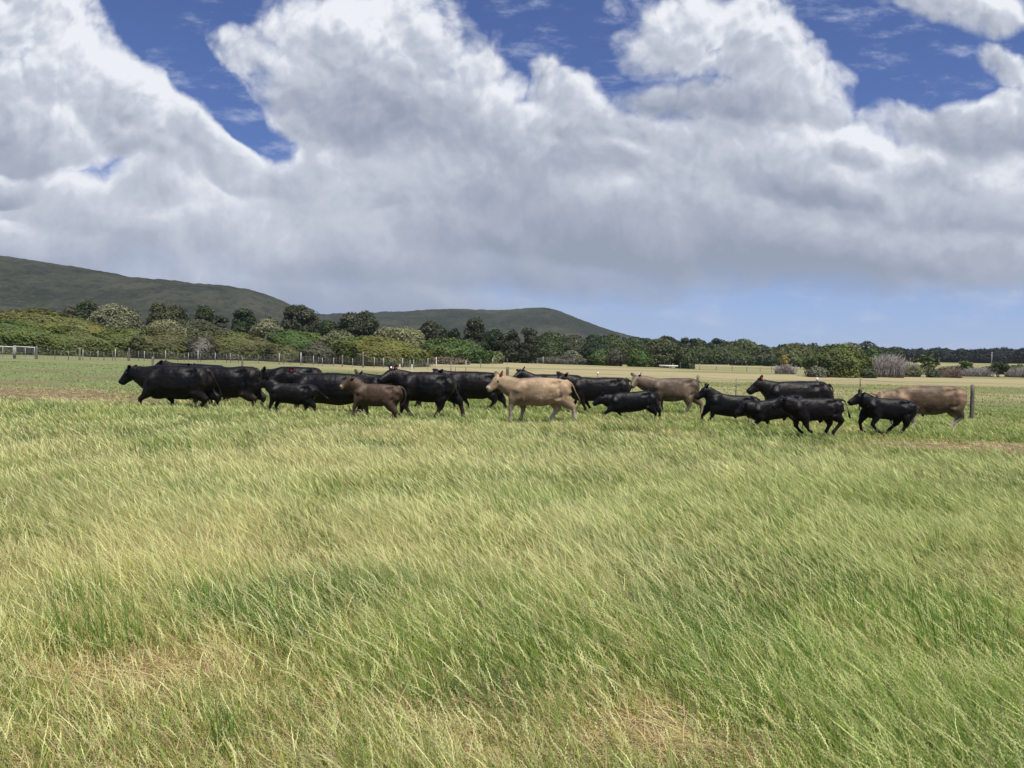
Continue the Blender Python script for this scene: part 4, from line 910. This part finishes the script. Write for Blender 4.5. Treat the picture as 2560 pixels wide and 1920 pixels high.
def deadbush(x0, x1, yt, D, label, col='twig', n=260, name='dead_shrub', group=None, fine=1.0):
    r = np.random.default_rng(int(x0 * 3 + yt)); X, zg, W, H = place(x0, x1, yt, D); H = max(H, .8); mb = MB(); c0 = np.array(KCOL[col])
    for k in range(n):
        bx, by = r.uniform(-.42, .42) * W, r.uniform(-.22, .22) * W; hh = H * (.45 + .55 * r.random()) * (1 - .35 * (abs(bx) / (W / 2)) ** 2)
        tip = np.array([bx + r.normal(0, .13) * W * .8 + .08 * hh, by + r.normal(0, .1) * W * .5, hh]); s = np.linspace(0, 1, 5)[:, None]
        mid = np.array([bx + r.normal(0, .05) * W, by, hh * .5]); p = np.array([bx, by, -.05]) * (1 - s) ** 2 + 2 * mid * s * (1 - s) + tip * s * s
        w0 = max(.012, D / 768 * .20) * fine * (.7 + .7 * r.random()); c = c0 * (.6 + .75 * r.random())
        mb.loft(p, np.linspace(w0 * 1.4, w0 * .5, 5), np.linspace(w0 * 1.4, w0 * .5, 5), side=(1, .1, 0), n=4, C=c)
        for q in range(3):
            s0 = r.uniform(.35, .95); i = min(int(s0 * 4), 3); b0 = p[i] * (1 - (s0 * 4 - i)) + p[i + 1] * (s0 * 4 - i); L_ = hh * r.uniform(.1, .28)
            tp_ = b0 + np.array([r.normal(0, .5), r.normal(0, .3), r.uniform(.4, 1)]) * L_
            mb.loft([b0, (b0 + tp_) / 2 + r.normal(0, .03, 3) * L_, tp_], np.array([.7, .55, .35]) * w0, np.array([.7, .55, .35]) * w0, side=(1, .1, 0), n=3, C=c * 1.1)
    return tag(link(name, mb.mesh(name), M_TWIG, loc=(X, D, zg)), label, 'dead shrub', group)

GM = 'wind-shaped shrubs behind the boundary fence'; GD = 'dark trees rising behind the shrubs'; GP = 'pale-topped bushy trees'; GR = 'rounded bushes across the middle field'
# front row of wind-shaped mounds, left to right
mound(-75, 345, 778, 126, 'sun', 'largest green shrub mound at far left, long slope falling to the right', .42, 'olive', group=GM, drop=.35)
mound(-110, 172, 806, 109, 'green', 'green shrub mound directly behind the pale pipe gate', .42, 'bright', group=GM)
mound(95, 274, 818, 111, 'green', 'green mound right of the gate, its edge sloping down like a wave', .30, 'olive', group=GM)
mound(235, 420, 822, 119, 'olive', 'brownish green shrub bank left of the grey bare shrub', .40, 'green', group=GM)
mound(330, 488, 824, 112, 'olive', 'olive shrub thicket touching the grey bare shrub', .38, 'rust', group=GM)
mound(478, 545, 838, 111.5, 'grey', 'greyish half-bare shrub between two olive thickets', .35, 'twig', group=GM, dens=.8)
mound(508, 700, 833, 116, 'olive', 'rust-tinged olive shrub mound behind the left fence', .35, 'rust', group=GM)
mound(665, 758, 862, 110, 'rust', 'small rusty shrub with steep end beside the grey dome', .25, 'sun', group=GM)
mound(668, 800, 827, 126, 'bright', 'bright green shrub rising behind the grey dome', .35, 'green', group=GM)
mound(752, 838, 857, 108, 'grey', 'grey-olive dome shrub with steep bare right side', .55, 'rust', group=GM, drop=.2)
mound(832, 1082, 844, 113, 'green', 'biggest olive green dome in the middle, combed by the wind', .38, 'sun', group=GM, drop=.1)
mound(1030, 1232, 850, 158, 'bright', 'bright green spreading shrub right of the olive dome', .40, 'green', group=GM, streak=False)
mound(1215, 1262, 880, 165, 'pale', 'small yellow-green rounded bush in front of the tall grey trees', .5, 'green', group=GM, streak=False)
mound(1075, 1175, 893, 140, 'heath', 'low brown heath bank at the foot of the bright green shrub', .4, 'grey', streak=False, group=GM)
mound(700, 830, 833, 140, 'green', 'green shrub between the pale bushy tree and the branching tree', .5, 'mid', group=GM, streak=False)
mound(395, 600, 806, 145, 'olive', 'olive scrub below the two dark trees on the left', .5, 'grey', group=GM, streak=False)
# pale-topped bushy trees
tree(222, 352, 761, 150, 'palegrey', 'wide pale grey-green bushy tree left of the brown-topped dark tree', .12, 'pale', group=GP)
tree(276, 338, 799, 138, 'palegrey', 'small pale bush peeping over the big green mound', .10, 'pale', group=GP)
tree(362, 468, 799, 138, 'pale', 'yellowish pale rounded tree below the brown-topped dark tree', .10, 'pale', group=GP)
tree(624, 716, 794, 140, 'palegrey', 'pale dome-shaped tree between the two tallest dark trees on the left', .12, 'pale', group=GP)
tree(934, 1066, 808, 148, 'pale', 'wide cream-tipped tree with many heads behind the olive dome', .15, 'pale', group=GP, nclump=30)
tree(796, 892, 823, 128, 'mid', 'small tree with lit yellow-green tips in front of the branching tree', .15, 'pale', group=GP)
# dark trees behind
tree(183, 256, 752, 175, 'dark', 'dark flat-topped tree above the far left mound', .3, 'mid', group=GD)
tree(364, 468, 751, 170, 'dark', 'broad dark tree with a brown crown top', .1, 'rust', group=GD)
tree(484, 540, 763, 172, 'dark', 'narrow dark tree with thin gaps, right of the brown-topped tree', .3, 'mid', group=GD, gap=.2)
tree(535, 575, 780, 180, 'grey', 'slim ragged tree with pale trunk on the left', .3, 'dark', group=GD, trunkcol=(.42, .38, .33), gap=.25)
tree(468, 532, 799, 160, 'mid', 'low thin tree with several pale trunks behind the olive scrub', .45, 'grey', group=GD, trunkcol=(.42, .38, .33), ntr=5, gap=.2)
tree(578, 644, 767, 165, 'dark', 'upright dark tree beside the pale dome-shaped tree', .12, 'mid', group=GD)
tree(662, 704, 783, 190, 'dark', 'small dark tree tucked against the tallest tree', .3, 'mid', group=GD)
tree(697, 808, 755, 168, 'dark', 'tallest dark billowy tree in front of the saddle between the hills', .10, 'grey', group=GD, nclump=34, cr=.17)
tree(790, 850, 802, 165, 'mid', 'low tree with slender pale trunks between the tallest and branching trees', .5, 'dark', group=GD, trunkcol=(.42, .38, .33), ntr=6)
tree(843, 951, 766, 160, 'dark', 'round-crowned grey-green tree with visible branching limbs', .34, 'grey', group=GD, nclump=30, ntr=4, trunkcol=(.2, .17, .15), cr=.16)
tree(1048, 1118, 798, 172, 'dark', 'dark dome tree left of the pair of upright dark trees', .1, 'grey', group=GD)
tree(1113, 1154, 812, 185, 'deep', 'small very dark tree between two larger dark trees', .1, 'dark', group=GD)
tree(1158, 1218, 796, 178, 'deep', 'upright dark tree in front of the middle of the far hill', -.05, 'grey', group=GD)
tree(1203, 1264, 815, 184, 'deep', 'near-black tree with deep shade left of the tall grey trees', -.05, 'dark', group=GD)
tree(1250, 1306, 820, 176, 'dark', 'tall grey-green tree with hanging foliage, left one of the pair', -.12, 'grey', group=GD, nclump=26)
tree(1298, 1350, 816, 174, 'dark', 'tall grey-green tree with hanging foliage, right one of the pair', -.12, 'grey', group=GD, nclump=26)
GSX = 'dense scrub at the edge of the middle field'
mound(1340, 1428, 833, 215, 'mid', 'dark green scrub right of the tall grey pair, with bare grey branches', .5, 'dark', streak=False, group=GSX)
mound(1395, 1478, 842, 205, 'mid', 'dull green scrub mass second right of the tall grey pair', .5, 'grey', streak=False, group=GSX)
mound(1345, 1415, 862, 190, 'mid', 'lower green scrub at the right foot of the tall grey pair', .5, 'green', streak=False, group=GSX)
mound(1400, 1456, 879, 182, 'palegrey', 'whitish green low bush in front of the dull scrub', .5, 'pale', streak=False, group=GSX)
mound(1455, 1515, 853, 195, 'deep', 'deep green round tree-like bush beside the bright conical bushes', .5, 'dark', streak=False, group=GSX)
mound(1490, 1575, 848, 210, 'mid', 'rounded olive bush behind the bright conical bushes', .5, 'green', streak=False, group=GSX)
mound(1472, 1540, 876, 178, 'bright', 'bright green spiky bush, left of two in front of the scrub', .6, 'green', streak=False, group=GSX)
mound(1520, 1560, 873, 172, 'grey', 'grey-green egg-shaped bush between the two bright green bushes', .45, 'mid', streak=False, group=GSX)
mound(1565, 1634, 877, 168, 'bright', 'bright green cone-shaped bush left of the large grey-olive tree', .45, 'green', streak=False, group=GSX)
mound(1345, 1475, 890, 180, 'grey', 'strip of low grey-green scrub along the far fence', .5, 'palegrey', streak=False, group=GSX)
tree(1600, 1704, 842, 172, 'mid', 'large grey-olive billowy tree standing over the pale trough', -.05, 'palegrey', nclump=34, cr=.17)
mound(1686, 1742, 870, 170, 'mid', 'dark green bush leaning on the right side of the grey-olive tree', .4, 'dark', streak=False, group=GSX)
mound(1560, 1620, 850, 230, 'mid', 'green bush mass behind the cone-shaped bush', .5, 'dark', streak=False, group=GSX)
mound(1722, 1786, 866, 262, 'mid', 'rounded green bush, first right of the grey-olive tree', .5, 'green', streak=False, group=GR)
mound(1765, 1824, 866, 268, 'mid', 'rounded green bush, second right of the grey-olive tree', .4, 'grey', streak=False, group=GR)
mound(1795, 1856, 862, 300, 'mid', 'dull green bush behind the flat oval bush', .5, 'grey', streak=False, group=GR)
mound(1820, 1888, 884, 250, 'mid', 'flat oval green bush at the far edge of the middle field', .5, 'green', streak=False, group=GR)
mound(1806, 1898, 851, 330, 'mid', 'wide double-topped olive canopy below the ridge trees', .6, 'olive', streak=False, group=GR)
mound(1880, 1945, 876, 262, 'mid', 'tall narrow green thicket with dark gap beside it', .5, 'grey', streak=False, group=GR)
mound(1910, 1937, 892, 245, 'deep', 'small very dark round bush at the field edge', .5, 'mid', streak=False, group=GR)
mound(1928, 2038, 862, 305, 'olive', 'olive brown rounded canopy left of the big dark dome', .5, 'grey', streak=False, group=GR)
mound(1940, 2026, 884, 250, 'mid', 'mixed green scrub behind the small bare grey bush', .5, 'olive', streak=False, group=GR)
mound(1951, 1969, 889, 240, 'yellow', 'small bush with yellow-orange leaves', .5, 'olive', streak=False, group=GR)
mound(2010, 2172, 866, 112, 'green', 'big dark green dome bush in the right half of the field', .45, 'mid', streak=False, amp=1.3)
mound(2016, 2070, 915, 109, 'palegrey', 'low grey-green herbage at the left foot of the big dark dome', .5, 'grey', streak=False, group=GR)
mound(2098, 2160, 861, 190, 'olive', 'olive bush showing over the right shoulder of the big dark dome', .4, 'grey', streak=False, group=GR)
mound(2135, 2200, 860, 240, 'dark', 'dark bush behind the bare grey thicket', .5, 'mid', streak=False, group=GR)
mound(2160, 2206, 873, 180, 'bright', 'lighter green bush just left of the bare grey thicket', .5, 'mid', streak=False, group=GR)
mound(2120, 2192, 912, 111, 'grey', 'dull scrub at the right foot of the big dark dome', .5, 'mid', streak=False, group=GR)
deadbush(2176, 2262, 882, 114, 'large bare grey thicket of upright twigs on the right', n=420, group='bare grey bushes')
deadbush(1936, 1990, 909, 132, 'small bare lilac-grey bush in the middle field', n=260, group='bare grey bushes')
deadbush(2240, 2300, 893, 150, 'thin pale bare saplings behind the grey thicket', n=90, group='bare grey bushes')
mound(2236, 2352, 914, 165, 'olive', 'olive scrub bank behind the umbrella tree', .5, 'grey', streak=False, group=GR)
mound(2335, 2462, 917, 185, 'grey', 'grey-olive scrub bank behind the long row of bare bushes', .5, 'mid', streak=False, group=GR)
mound(2448, 2600, 915, 190, 'mid', 'dull green scrub bank behind the last small dark tree', .5, 'grey', streak=False, group=GR)
mound(2228, 2300, 916, 122, 'heath', 'low olive-brown scrub between the thicket and the umbrella tree', .5, 'mid', streak=False, group=GR)
tree(2280, 2358, 886, 124, 'green', 'umbrella-shaped tree with thin dark stems on the right', .46, 'mid', umbrella=True, ntr=5, nclump=20, trunkcol=(.16, .13, .11), cr=.15, flat=1.0)
mound(2318, 2350, 928, 121, 'deep', 'low dark bush under the umbrella tree', .5, 'mid', streak=False, group=GR)
deadbush(2352, 2408, 918, 126, 'brownish grey bare bush right of the umbrella tree', 'browntwig', n=200, group='bare grey bushes')
tree(2392, 2436, 901, 180, 'green', 'small flat-topped green tree behind the bare bushes', .4, 'mid', umbrella=True, nclump=9, ntr=3)
deadbush(2404, 2484, 917, 150, 'long row of mauve-grey bare bushes before the last small tree', 'twig', n=260, group='bare grey bushes')
tree(2474, 2522, 902, 150, 'mid', 'small dark mushroom-shaped tree near the right edge', .35, 'dark', umbrella=True, nclump=12, ntr=3)
deadbush(2514, 2590, 915, 152, 'mauve-grey bare bushes cut by the right edge', 'twig', n=260, group='bare grey bushes')
mound(2536, 2562, 911, 185, 'green', 'small green bush over the bare bushes at the right edge', .5, 'mid', streak=False, group=GR)
# ridge of far trees
RX = [-60, 0, 75, 185, 1340, 1450, 1520, 1600, 1660, 1735, 1765, 1840, 1900, 1935, 1985, 2031, 2060, 2095, 2125, 2158, 2200, 2300, 2420, 2560, 2640]
RY = [768, 766, 768, 762, 834, 834, 834, 842, 839, 838, 846, 848, 851, 862, 854, 855, 866, 856, 864, 860, 866, 870, 872, 868, 868]
rr = np.random.default_rng(5)
x = 1335.0; k = 0
while x < 2230:
    w = rr.uniform(24, 52); D = rr.uniform(330, 430)
    tree(x, x + w, np.interp(x + w / 2, RX, RY) + rr.uniform(-3, 6), D, ('dark', 'deep', 'dark', 'mid')[k % 4], 'dark tree in the far ridge line of the woods', .05, nclump=9, group='far ridge trees', ntr=1, far=True, cr=.26); x += w * .62; k += 1
for cx, lb in ((1733, 'cone-shaped ridge tree just right of the large grey-olive tree'), (1790, 'pointed ridge tree above the rounded green bushes of the middle field'), (2095, 'pointed ridge tree poking up behind the big dark dome bush'), (1985, 'pointed ridge tree above the small bare lilac-grey bush')): tree(cx - 11, cx + 11, np.interp(cx, RX, RY) - 1, 320, 'deep', lb, .02, nclump=7, group='pointed ridge trees', ntr=1, far=True)
x = 2185.0
while x < 2640:
    w = rr.uniform(34, 62); D = rr.uniform(520, 600)
    tree(x, x + w, np.interp(x + w / 2, RX, RY) + rr.uniform(-2, 5), D, 'navy', 'near-black tree in the far wood on the right horizon', .02, nclump=9, group='far wood on the right', ntr=1, far=True, cr=.28); x += w * .5
x = -70.0
while x < 215:
    w = rr.uniform(30, 60)
    tree(x, x + w, np.interp(x + w / 2, RX, RY) + rr.uniform(0, 8), rr.uniform(200, 240), ('mid', 'dark', 'grey')[int(x) % 3], 'low dark tree in the row behind the far left mound', .08, nclump=9, group='trees behind the left mound', ntr=1, far=True, cr=.24); x += w * .7

def bushland():
    """unbroken scrub canopy filling the land between the fence shrubs and the hills"""
    r = np.random.default_rng(9); mb = MB()
    for (u0, u1, Y0, Y1, h0, h1, n, sz) in ((-.80, -.12, 138, 330, 1.8, 4.0, 32000, .42), (-.13, .03, 225, 330, 2.5, 4.0, 5000, .45), (-.80, .12, 330, 900, 4, 6, 16000, 1.1), (.02, .215, 205, 420, 2.5, 6.5, 12000, .5), (.22, .50, 290, 430, 1.5, 5.0, 9000, .6)):
        U = r.uniform(u0, u1, n); Y = np.sqrt(r.uniform(Y0 ** 2, Y1 ** 2, n)); X = U * Y; p = np.stack([X, Y], -1)
        cell = np.floor(p / (3.2 * sz / .42)); jx = _h(cell[:, 0].astype(int), cell[:, 1].astype(int), 0 * cell[:, 0].astype(int), 3); jy = _h(cell[:, 0].astype(int), cell[:, 1].astype(int), 0 * cell[:, 0].astype(int), 4)
        g = 3.2 * sz / .42; dx = p[:, 0] - (cell[:, 0] + .3 + .4 * jx) * g; dy = p[:, 1] - (cell[:, 1] + .3 + .4 * jy) * g; dd = np.clip((dx * dx + dy * dy) / (g * .62) ** 2, 0, 1)
        H = h0 + (h1 - h0) * fbm(p * .02, 3, 44) + (jx - .5) * 1.6; Z = ground_z(X, Y) + H * (.55 + .45 * np.sqrt(1 - dd * .9))
        edge = sstep(Y, Y0, Y0 + 12); Z = ground_z(X, Y) + (Z - ground_z(X, Y)) * (.35 + .65 * edge)
        N_ = np.stack([dx / g * 2, dy / g * 2, np.full(n, .7)], -1); N_ /= np.linalg.norm(N_, axis=1)[:, None]
        pal = np.array([KCOL['mid'], KCOL['dark'], KCOL['olive'], KCOL['grey'], KCOL['green']]); c = pal[(jy * 4.99).astype(int)]
        cards(mb, np.stack([X, Y, Z], -1), N_, sz, c, r)
    # body under the leaves
    for (u0, u1, Y0, Y1, hh) in ((-.80, -.12, 142, 900, 1.5), (-.13, .03, 232, 900, 1.5), (.02, .205, 218, 430, 1.6), (.22, .50, 300, 430, 1.2)):
        Ug, Yg = np.meshgrid(np.linspace(u0, u1, 60), np.geomspace(Y0, Y1, 50), indexing='ij'); Xg = Ug * Yg; Zg = ground_z(Xg, Yg) + hh * (.6 + .5 * fbm(np.stack([Xg, Yg], -1) * .15, 2, 6)); Zg[:, 0] -= hh * .9
        V = np.stack([Xg, Yg, Zg], -1).reshape(-1, 3); i, j = np.meshgrid(np.arange(59), np.arange(49), indexing='ij'); f = np.stack([i * 50 + j, (i + 1) * 50 + j, (i + 1) * 50 + j + 1, i * 50 + j + 1], -1).reshape(-1)
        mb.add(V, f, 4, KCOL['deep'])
    tag(link('bushland', mb.mesh('bushland'), M_LEAF), 'unbroken olive scrub between the fence shrubs and the hills', 'scrub', kind='stuff')
bushland()

# ------------------------------------------------------------------ fences
def fence(name, posts, wires, label, mesh=False, wr=.004):
    """posts: px, D, height m, half width m, kind; wires strung between consecutive posts"""
    root = bpy.data.objects.new(name, None); scene.collection.objects.link(root)
    pts = []
    for px, D, hh, hw_, kind in posts:
        X = at(px, 900, D)[0]; z = float(ground_z(X, D)); pts.append((X, D, z, hh, hw_, kind))
    x0 = pts[0]; root.location = (x0[0], x0[1], x0[2]); O = np.array([x0[0], x0[1], x0[2]])
    r = np.random.default_rng(len(posts) + abs(int(x0[0] * 10)))
    for X, D, z, hh, hw_, kind in pts:
        mb = MB(); lean = r.normal(0, .012) * hh; b = np.array([X, D, z - .15]) - O; t = b + np.array([lean, 0, hh + .15])
        if kind == 'wood':
            s = np.linspace(0, 1, 7)[:, None]; p = b * (1 - s) + t * s; rad = hw_ * (1.03 - .10 * s[:, 0] + r.normal(0, .02, 7)); c = np.array([.17, .15, .12]) * (.8 + .4 * r.random())
            mb.loft(p, rad, rad, side=(1, 0, 0), n=10, C=c); mb.loft([t - (0, 0, .002), t + (0, 0, hw_ * .25)], [rad[-1], rad[-1] * .5], [rad[-1], rad[-1] * .5], side=(1, 0, 0), n=10, C=c * 1.2)
            o = link('post', mb.mesh('post', True), M_POST, root)
        elif kind == 'pale':
            mb.loft([b, (b + t) / 2, t], [hw_] * 3, [hw_ * .7] * 3, side=(1, 0, 0), n=8, C=(.46, .44, .40)); o = link('post', mb.mesh('post'), M_POST, root)
        else:                                   # star picket: three thin blades
            c = (.16, .10, .07) if kind == 'rust' else (.17, .165, .16)
            for a in (90, 210, 330):
                d = np.array([math.cos(math.radians(a)), math.sin(math.radians(a)), 0]) * hw_
                V = [b, b + d, t + d, t, b + np.array([-d[1], d[0], 0]) * .22, b + d + np.array([-d[1], d[0], 0]) * .22, t + d + np.array([-d[1], d[0], 0]) * .22, t + np.array([-d[1], d[0], 0]) * .22]
                mb.add(V, [0, 1, 2, 3, 7, 6, 5, 4, 0, 4, 5, 1, 1, 5, 6, 2, 2, 6, 7, 3, 3, 7, 4, 0], 4, c)
            o = link('picket', mb.mesh('picket'), M_STEEL, root)
            if kind == 'cap':
                q = MB(); q.loft([t - (0, 0, .10), t - (0, 0, .06), t + (0, 0, .01), t + (0, 0, .03)], np.array([.7, 1, 1, .6]) * hw_ * 1.8, np.array([.7, 1, 1, .6]) * hw_ * 1.8, side=(1, 0, 0), n=8, C=(.8, .8, .78)); link('insulator_cap', q.mesh('insulator_cap', True), M_PLAST, o)
    wb = MB()
    for a, b in zip(pts[:-1], pts[1:]):
        L_ = math.hypot(a[0] - b[0], a[1] - b[1]); n = max(2, int(L_ / 3) + 1); s = np.linspace(0, 1, n)
        for f in wires:
            z0, z1 = a[2] + a[3] * f, b[2] + b[3] * f
            P = np.stack([a[0] + (b[0] - a[0]) * s, a[1] + (b[1] - a[1]) * s - .05, z0 + (z1 - z0) * s - .02 * np.sin(s * 3.14)], 1) - O
            wb.loft(P, wr, wr, side=(0, .1, 1), n=3, C=(.22, .22, .22))
        if mesh:
            m = max(1, int(L_ / .33)); 
            for q in np.linspace(0, 1, m + 1)[1:]:
                X = a[0] + (b[0] - a[0]) * q; Y = a[1] + (b[1] - a[1]) * q; z = a[2] + (b[2] - a[2]) * q; hh = (a[3] + (b[3] - a[3]) * q) * wires[-1]
                wb.loft(np.array([[X, Y - .05, z + .05], [X, Y - .05, z + hh]]) - O, wr, wr, side=(1, 0, 0), n=3, C=(.22, .22, .22))
    link('wire_mesh' if mesh else 'wire', wb.mesh('wire'), M_STEEL, root)
    return tag(root, label, 'fence')
k_ = 1 / 3.456
A_ = []
for zx, hh, hw_, kd in ((475, 1.15, .035, 'steel'), (592, 1.1, .04, 'steel'), (687, 1.45, .11, 'wood'), (716, 1.25, .045, 'pale'), (780, 1.1, .03, 'steel'), (846, 1.15, .035, 'pale'), (898, 1.0, .05, 'wood'), (972, 1.1, .03, 'steel'), (995, 1.4, .05, 'pale'),
                        (1101, 1.1, .03, 'steel'), (1115, 1.5, .10, 'wood'), (1197, 1.1, .03, 'steel'), (1247, 1.2, .04, 'pale'), (1330, 1.1, .03, 'steel'), (1430, 1.3, .05, 'pale'), (1537, 1.1, .035, 'steel'), (1592, 1.0, .03, 'steel'), (1627, 1.1, .035, 'pale'),
                        (1710, 1.4, .05, 'pale'), (1733, 1.1, .03, 'steel'), (1858, 1.2, .04, 'pale'), (1957, 1.1, .035, 'steel'), (1991, 1.2, .035, 'pale'), (2060, 1.1, .03, 'steel')):
    A_.append((zx * k_, hh, hw_, kd))
for zx, hh, hw_, kd in ((90, 1.15, .03, 'steel'), (125, 1.15, .03, 'pale'), (366, 1.1, .035, 'steel'), (545, 1.4, .05, 'pale'), (586, 1.1, .03, 'steel'), (640, 1.0, .03, 'steel'), (733, 1.6, .07, 'pale'), (752, 1.1, .03, 'steel'), (842, 1.25, .04, 'pale'), (884, 1.1, .03, 'steel'), (920, 1.05, .035, 'pale'),
                        (1017, 1.1, .04, 'pale'), (1093, 1.5, .09, 'wood'), (1180, 1.15, .035, 'pale'), (1272, 2.0, .11, 'wood'), (1368, 1.3, .045, 'pale'), (1448, 1.3, .05, 'pale'), (1530, 1.1, .03, 'steel'), (1611, 1.35, .045, 'pale'), (1677, 1.1, .035, 'pale'), (1708, 1.15, .04, 'pale'), (1830, 1.4, .045, 'pale'), (1903, 1.6, .06, 'pale')):
    A_.append((540 + zx * k_, hh, hw_, kd))
fence('wire_fence', [(315 * k_, 88.5, 1.45, .13, 'wood')] + [(a, float(np.interp(a, [90, 500, 1100], [88.5, 95, 102])), b, c, d) for a, b, c, d in A_], (.08, .2, .33, .47, .62, .78, .95), 'long wire mesh boundary fence with mixed posts in front of the left shrubs', mesh=True, wr=.007)
B_ = [(1320 * k_, 1.55, .10, 'wood'), (540 + 228 * k_, 1.5, .10, 'wood')]
fence('wire_fence', [(1320 * k_, 62, 1.15, .085, 'wood'), (540 + 228 * k_, 70, 1.2, .085, 'wood'), (1128, 84, 1.2, .05, 'steel')], (.5, .9), 'sparse plain-wire fence with two dark wooden posts behind the leading black cattle')
def gate():
    root = bpy.data.objects.new('gate', None); scene.collection.objects.link(root)
    xa, xb = at(130 * k_, 893, 88.4)[0], at(315 * k_, 893, 88.4)[0] - .16; xl = xa - (xb - xa) * 1.1; z = float(ground_z(xa, 88.3)); root.location = (xa, 88.3, z)
    for nm, a, b in (('gate_panel', .16, xb - xa), ('gate_panel', xl - xa, -.16)):
        mb = MB()
        for zz in (1.42,): mb.loft([(a, 0, zz), (b, 0, zz - .06)], [.045] * 2, [.045] * 2, side=(0, 1, 0), n=8, C=(.72, .71, .68))
        for xx_ in (a, b, (a + b) / 2): mb.loft([(xx_, 0, .12), (xx_, 0, 1.4)], [.02] * 2, [.02] * 2, side=(0, 1, 0), n=6, C=(.5, .5, .48))
        mb.loft([(a, 0, .14), (b, 0, .12)], [.022] * 2, [.022] * 2, side=(0, 1, 0), n=6, C=(.45, .45, .43))
        p = link(nm, mb.mesh(nm), M_STEEL, root)
        wb = MB()
        for f in np.linspace(.25, 1.25, 7): wb.loft([(a, 0, f), (b, 0, f)], [.006] * 2, [.006] * 2, side=(0, 1, 0), n=3, C=(.3, .3, .3))
        for xx_ in np.linspace(a, b, 16)[1:-1]: wb.loft([(xx_, 0, .14), (xx_, 0, 1.36)], [.006] * 2, [.006] * 2, side=(0, 1, 0), n=3, C=(.3, .3, .3))
        link('wire_mesh', wb.mesh('wire_mesh'), M_STEEL, p)
    mb = MB(); mb.loft([(0, 0, -.1), (0, 0, .8), (0, 0, 1.55)], [.13, .125, .12], [.13, .125, .12], side=(1, 0, 0), n=10, C=(.26, .24, .21)); link('post', mb.mesh('post', True), M_POST, root)
    tag(root, 'pale pipe gate between thick posts at the left edge', 'gate')
gate()
fence('wire_fence', [(1165, 96, 1.3, .05, 'pale'), (1091, 80, 1.25, .045, 'pale'), (1030, 62, 1.2, .05, 'pale')][::-1] + [(1202, 118, 1.3, .05, 'steel'), (1232, 138, 1.25, .05, 'pale'), (1268, 160, 1.25, .05, 'steel')], (.4, .9), 'thin fence with white stakes following the sandy track')
fence('wire_fence', [(x_, 176 - i * .5, h_, w_, kd) for i, (x_, h_, w_, kd) in enumerate(((1254, 1.2, .05, 'steel'), (1269, 1.6, .07, 'pale'), (1282, 1.4, .06, 'pale'), (1299, 1.6, .06, 'steel'), (1315, 2.1, .07, 'pale'), (1328, 1.5, .06, 'steel'), (1344, 1.3, .05, 'steel'), (1358, 1.6, .08, 'pale'), (1374, 1.3, .05, 'steel'), (1392, 1.3, .05, 'steel'), (1412, 1.2, .05, 'steel'), (1436, 1.2, .05, 'steel')))],
      (.2, .4, .6, .8, .95), 'far mesh fence in front of the tall pair of grey trees', mesh=True, wr=.010)
fence('wire_fence', [(x_, 150, 1.3, .055, 'steel' if i % 3 else 'wood') for i, x_ in enumerate((1701, 1750, 1791, 1831, 1868, 1901, 1930, 1991, 2016))], (.5, .9), 'thin post fence across the dry strip of the middle field')
fence('wire_fence', [(2700, 27.0, 1.25, .07, 'wood'), (2435, 28.6, 1.28, .072, 'wood'), (2152, 30.5, 1.42, .03, 'rust'), (2044, 33.5, 1.30, .03, 'cap'), (1842, 36.0, 1.22, .03, 'steel'), (1746, 40.0, 1.22, .085, 'wood'), (1495, 44.0, 1.15, .03, 'cap'), (1269, 48.0, 1.30, .095, 'wood'), (1140, 54.0, 1.2, .03, 'steel'), (1000, 60.0, 1.2, .05, 'pale')],
      (.25, .5, .72, .93), 'plain wire paddock fence running close behind the herd, wooden post right of the bull', wr=.008)
def trough():
    X, z, W, H = place(1648, 1694, 917, 166); z = float(ground_z(X, 166)); mb = MB(); a = W / 2
    mb.box((0, -.38, .50), (W, .06, .34), 0, (.62, .60, .55)); mb.box((0, .38, .50), (W, .06, .34), 0, (.62, .60, .55)); mb.box((-a + .03, 0, .501), (.06, .70, .33), 0, (.6, .58, .53)); mb.box((a - .03, 0, .501), (.06, .70, .33), 0, (.6, .58, .53))
    mb.box((0, 0, .36), (W - .1, .72, .06), 0, (.5, .48, .44))
    root = link('feed_trough', mb.mesh('feed_trough'), M_POST, loc=(X, 166, z))
    for q in (-.8, -.27, .27, .8):
        m2 = MB(); m2.box((q * a, -.25, .165), (.12, .10, .335), 0, (.3, .27, .23)); m2.box((q * a, .25, .165), (.12, .10, .335), 0, (.3, .27, .23)); link('leg', m2.mesh('leg'), M_POST, root)
    tag(root, 'long pale feed trough in the shade of the grey-olive tree', 'trough')
trough()
def pole():
    X, z, W, H = place(2478, 2482, 880, 430); mb = MB(); mb.loft([(0, 0, -.3), (0, 0, H * .5), (0, 0, H)], [.24, .2, .17], [.24, .2, .17], side=(1, 0, 0), n=8, C=(.42, .41, .40))
    root = link('power_pole', mb.mesh('power_pole', True), M_POST, loc=(X, 430, z)); m2 = MB(); m2.box((0, -.22, H - .5), (1.8, .14, .14), 0, (.3, .28, .26)); link('cross_arm', m2.mesh('cross_arm'), M_POST, root)
    tag(root, 'slim pale power pole before the far dark wood', 'pole')
pole()

# ------------------------------------------------------------------ air
def haze():
    mb = MB(); mb.box((0, 3000, 130), (9000, 8000, 270), 0)
    m = bpy.data.materials.new('thin_air'); m.use_nodes = True; nt = m.node_tree; nt.nodes.clear()
    o = nd(nt, 'ShaderNodeOutputMaterial'); v = nd(nt, 'ShaderNodeVolumePrincipled'); nt.links.new(v.outputs[0], o.inputs['Volume'])
    v.inputs['Color'].default_value = (.80, .88, 1, 1); v.inputs['Density'].default_value = .00008; v.inputs['Anisotropy'].default_value = .2
    tag(link('haze', mb.mesh('haze'), m), kind='stuff')
haze()
scene.cycles.volume_bounces = 0
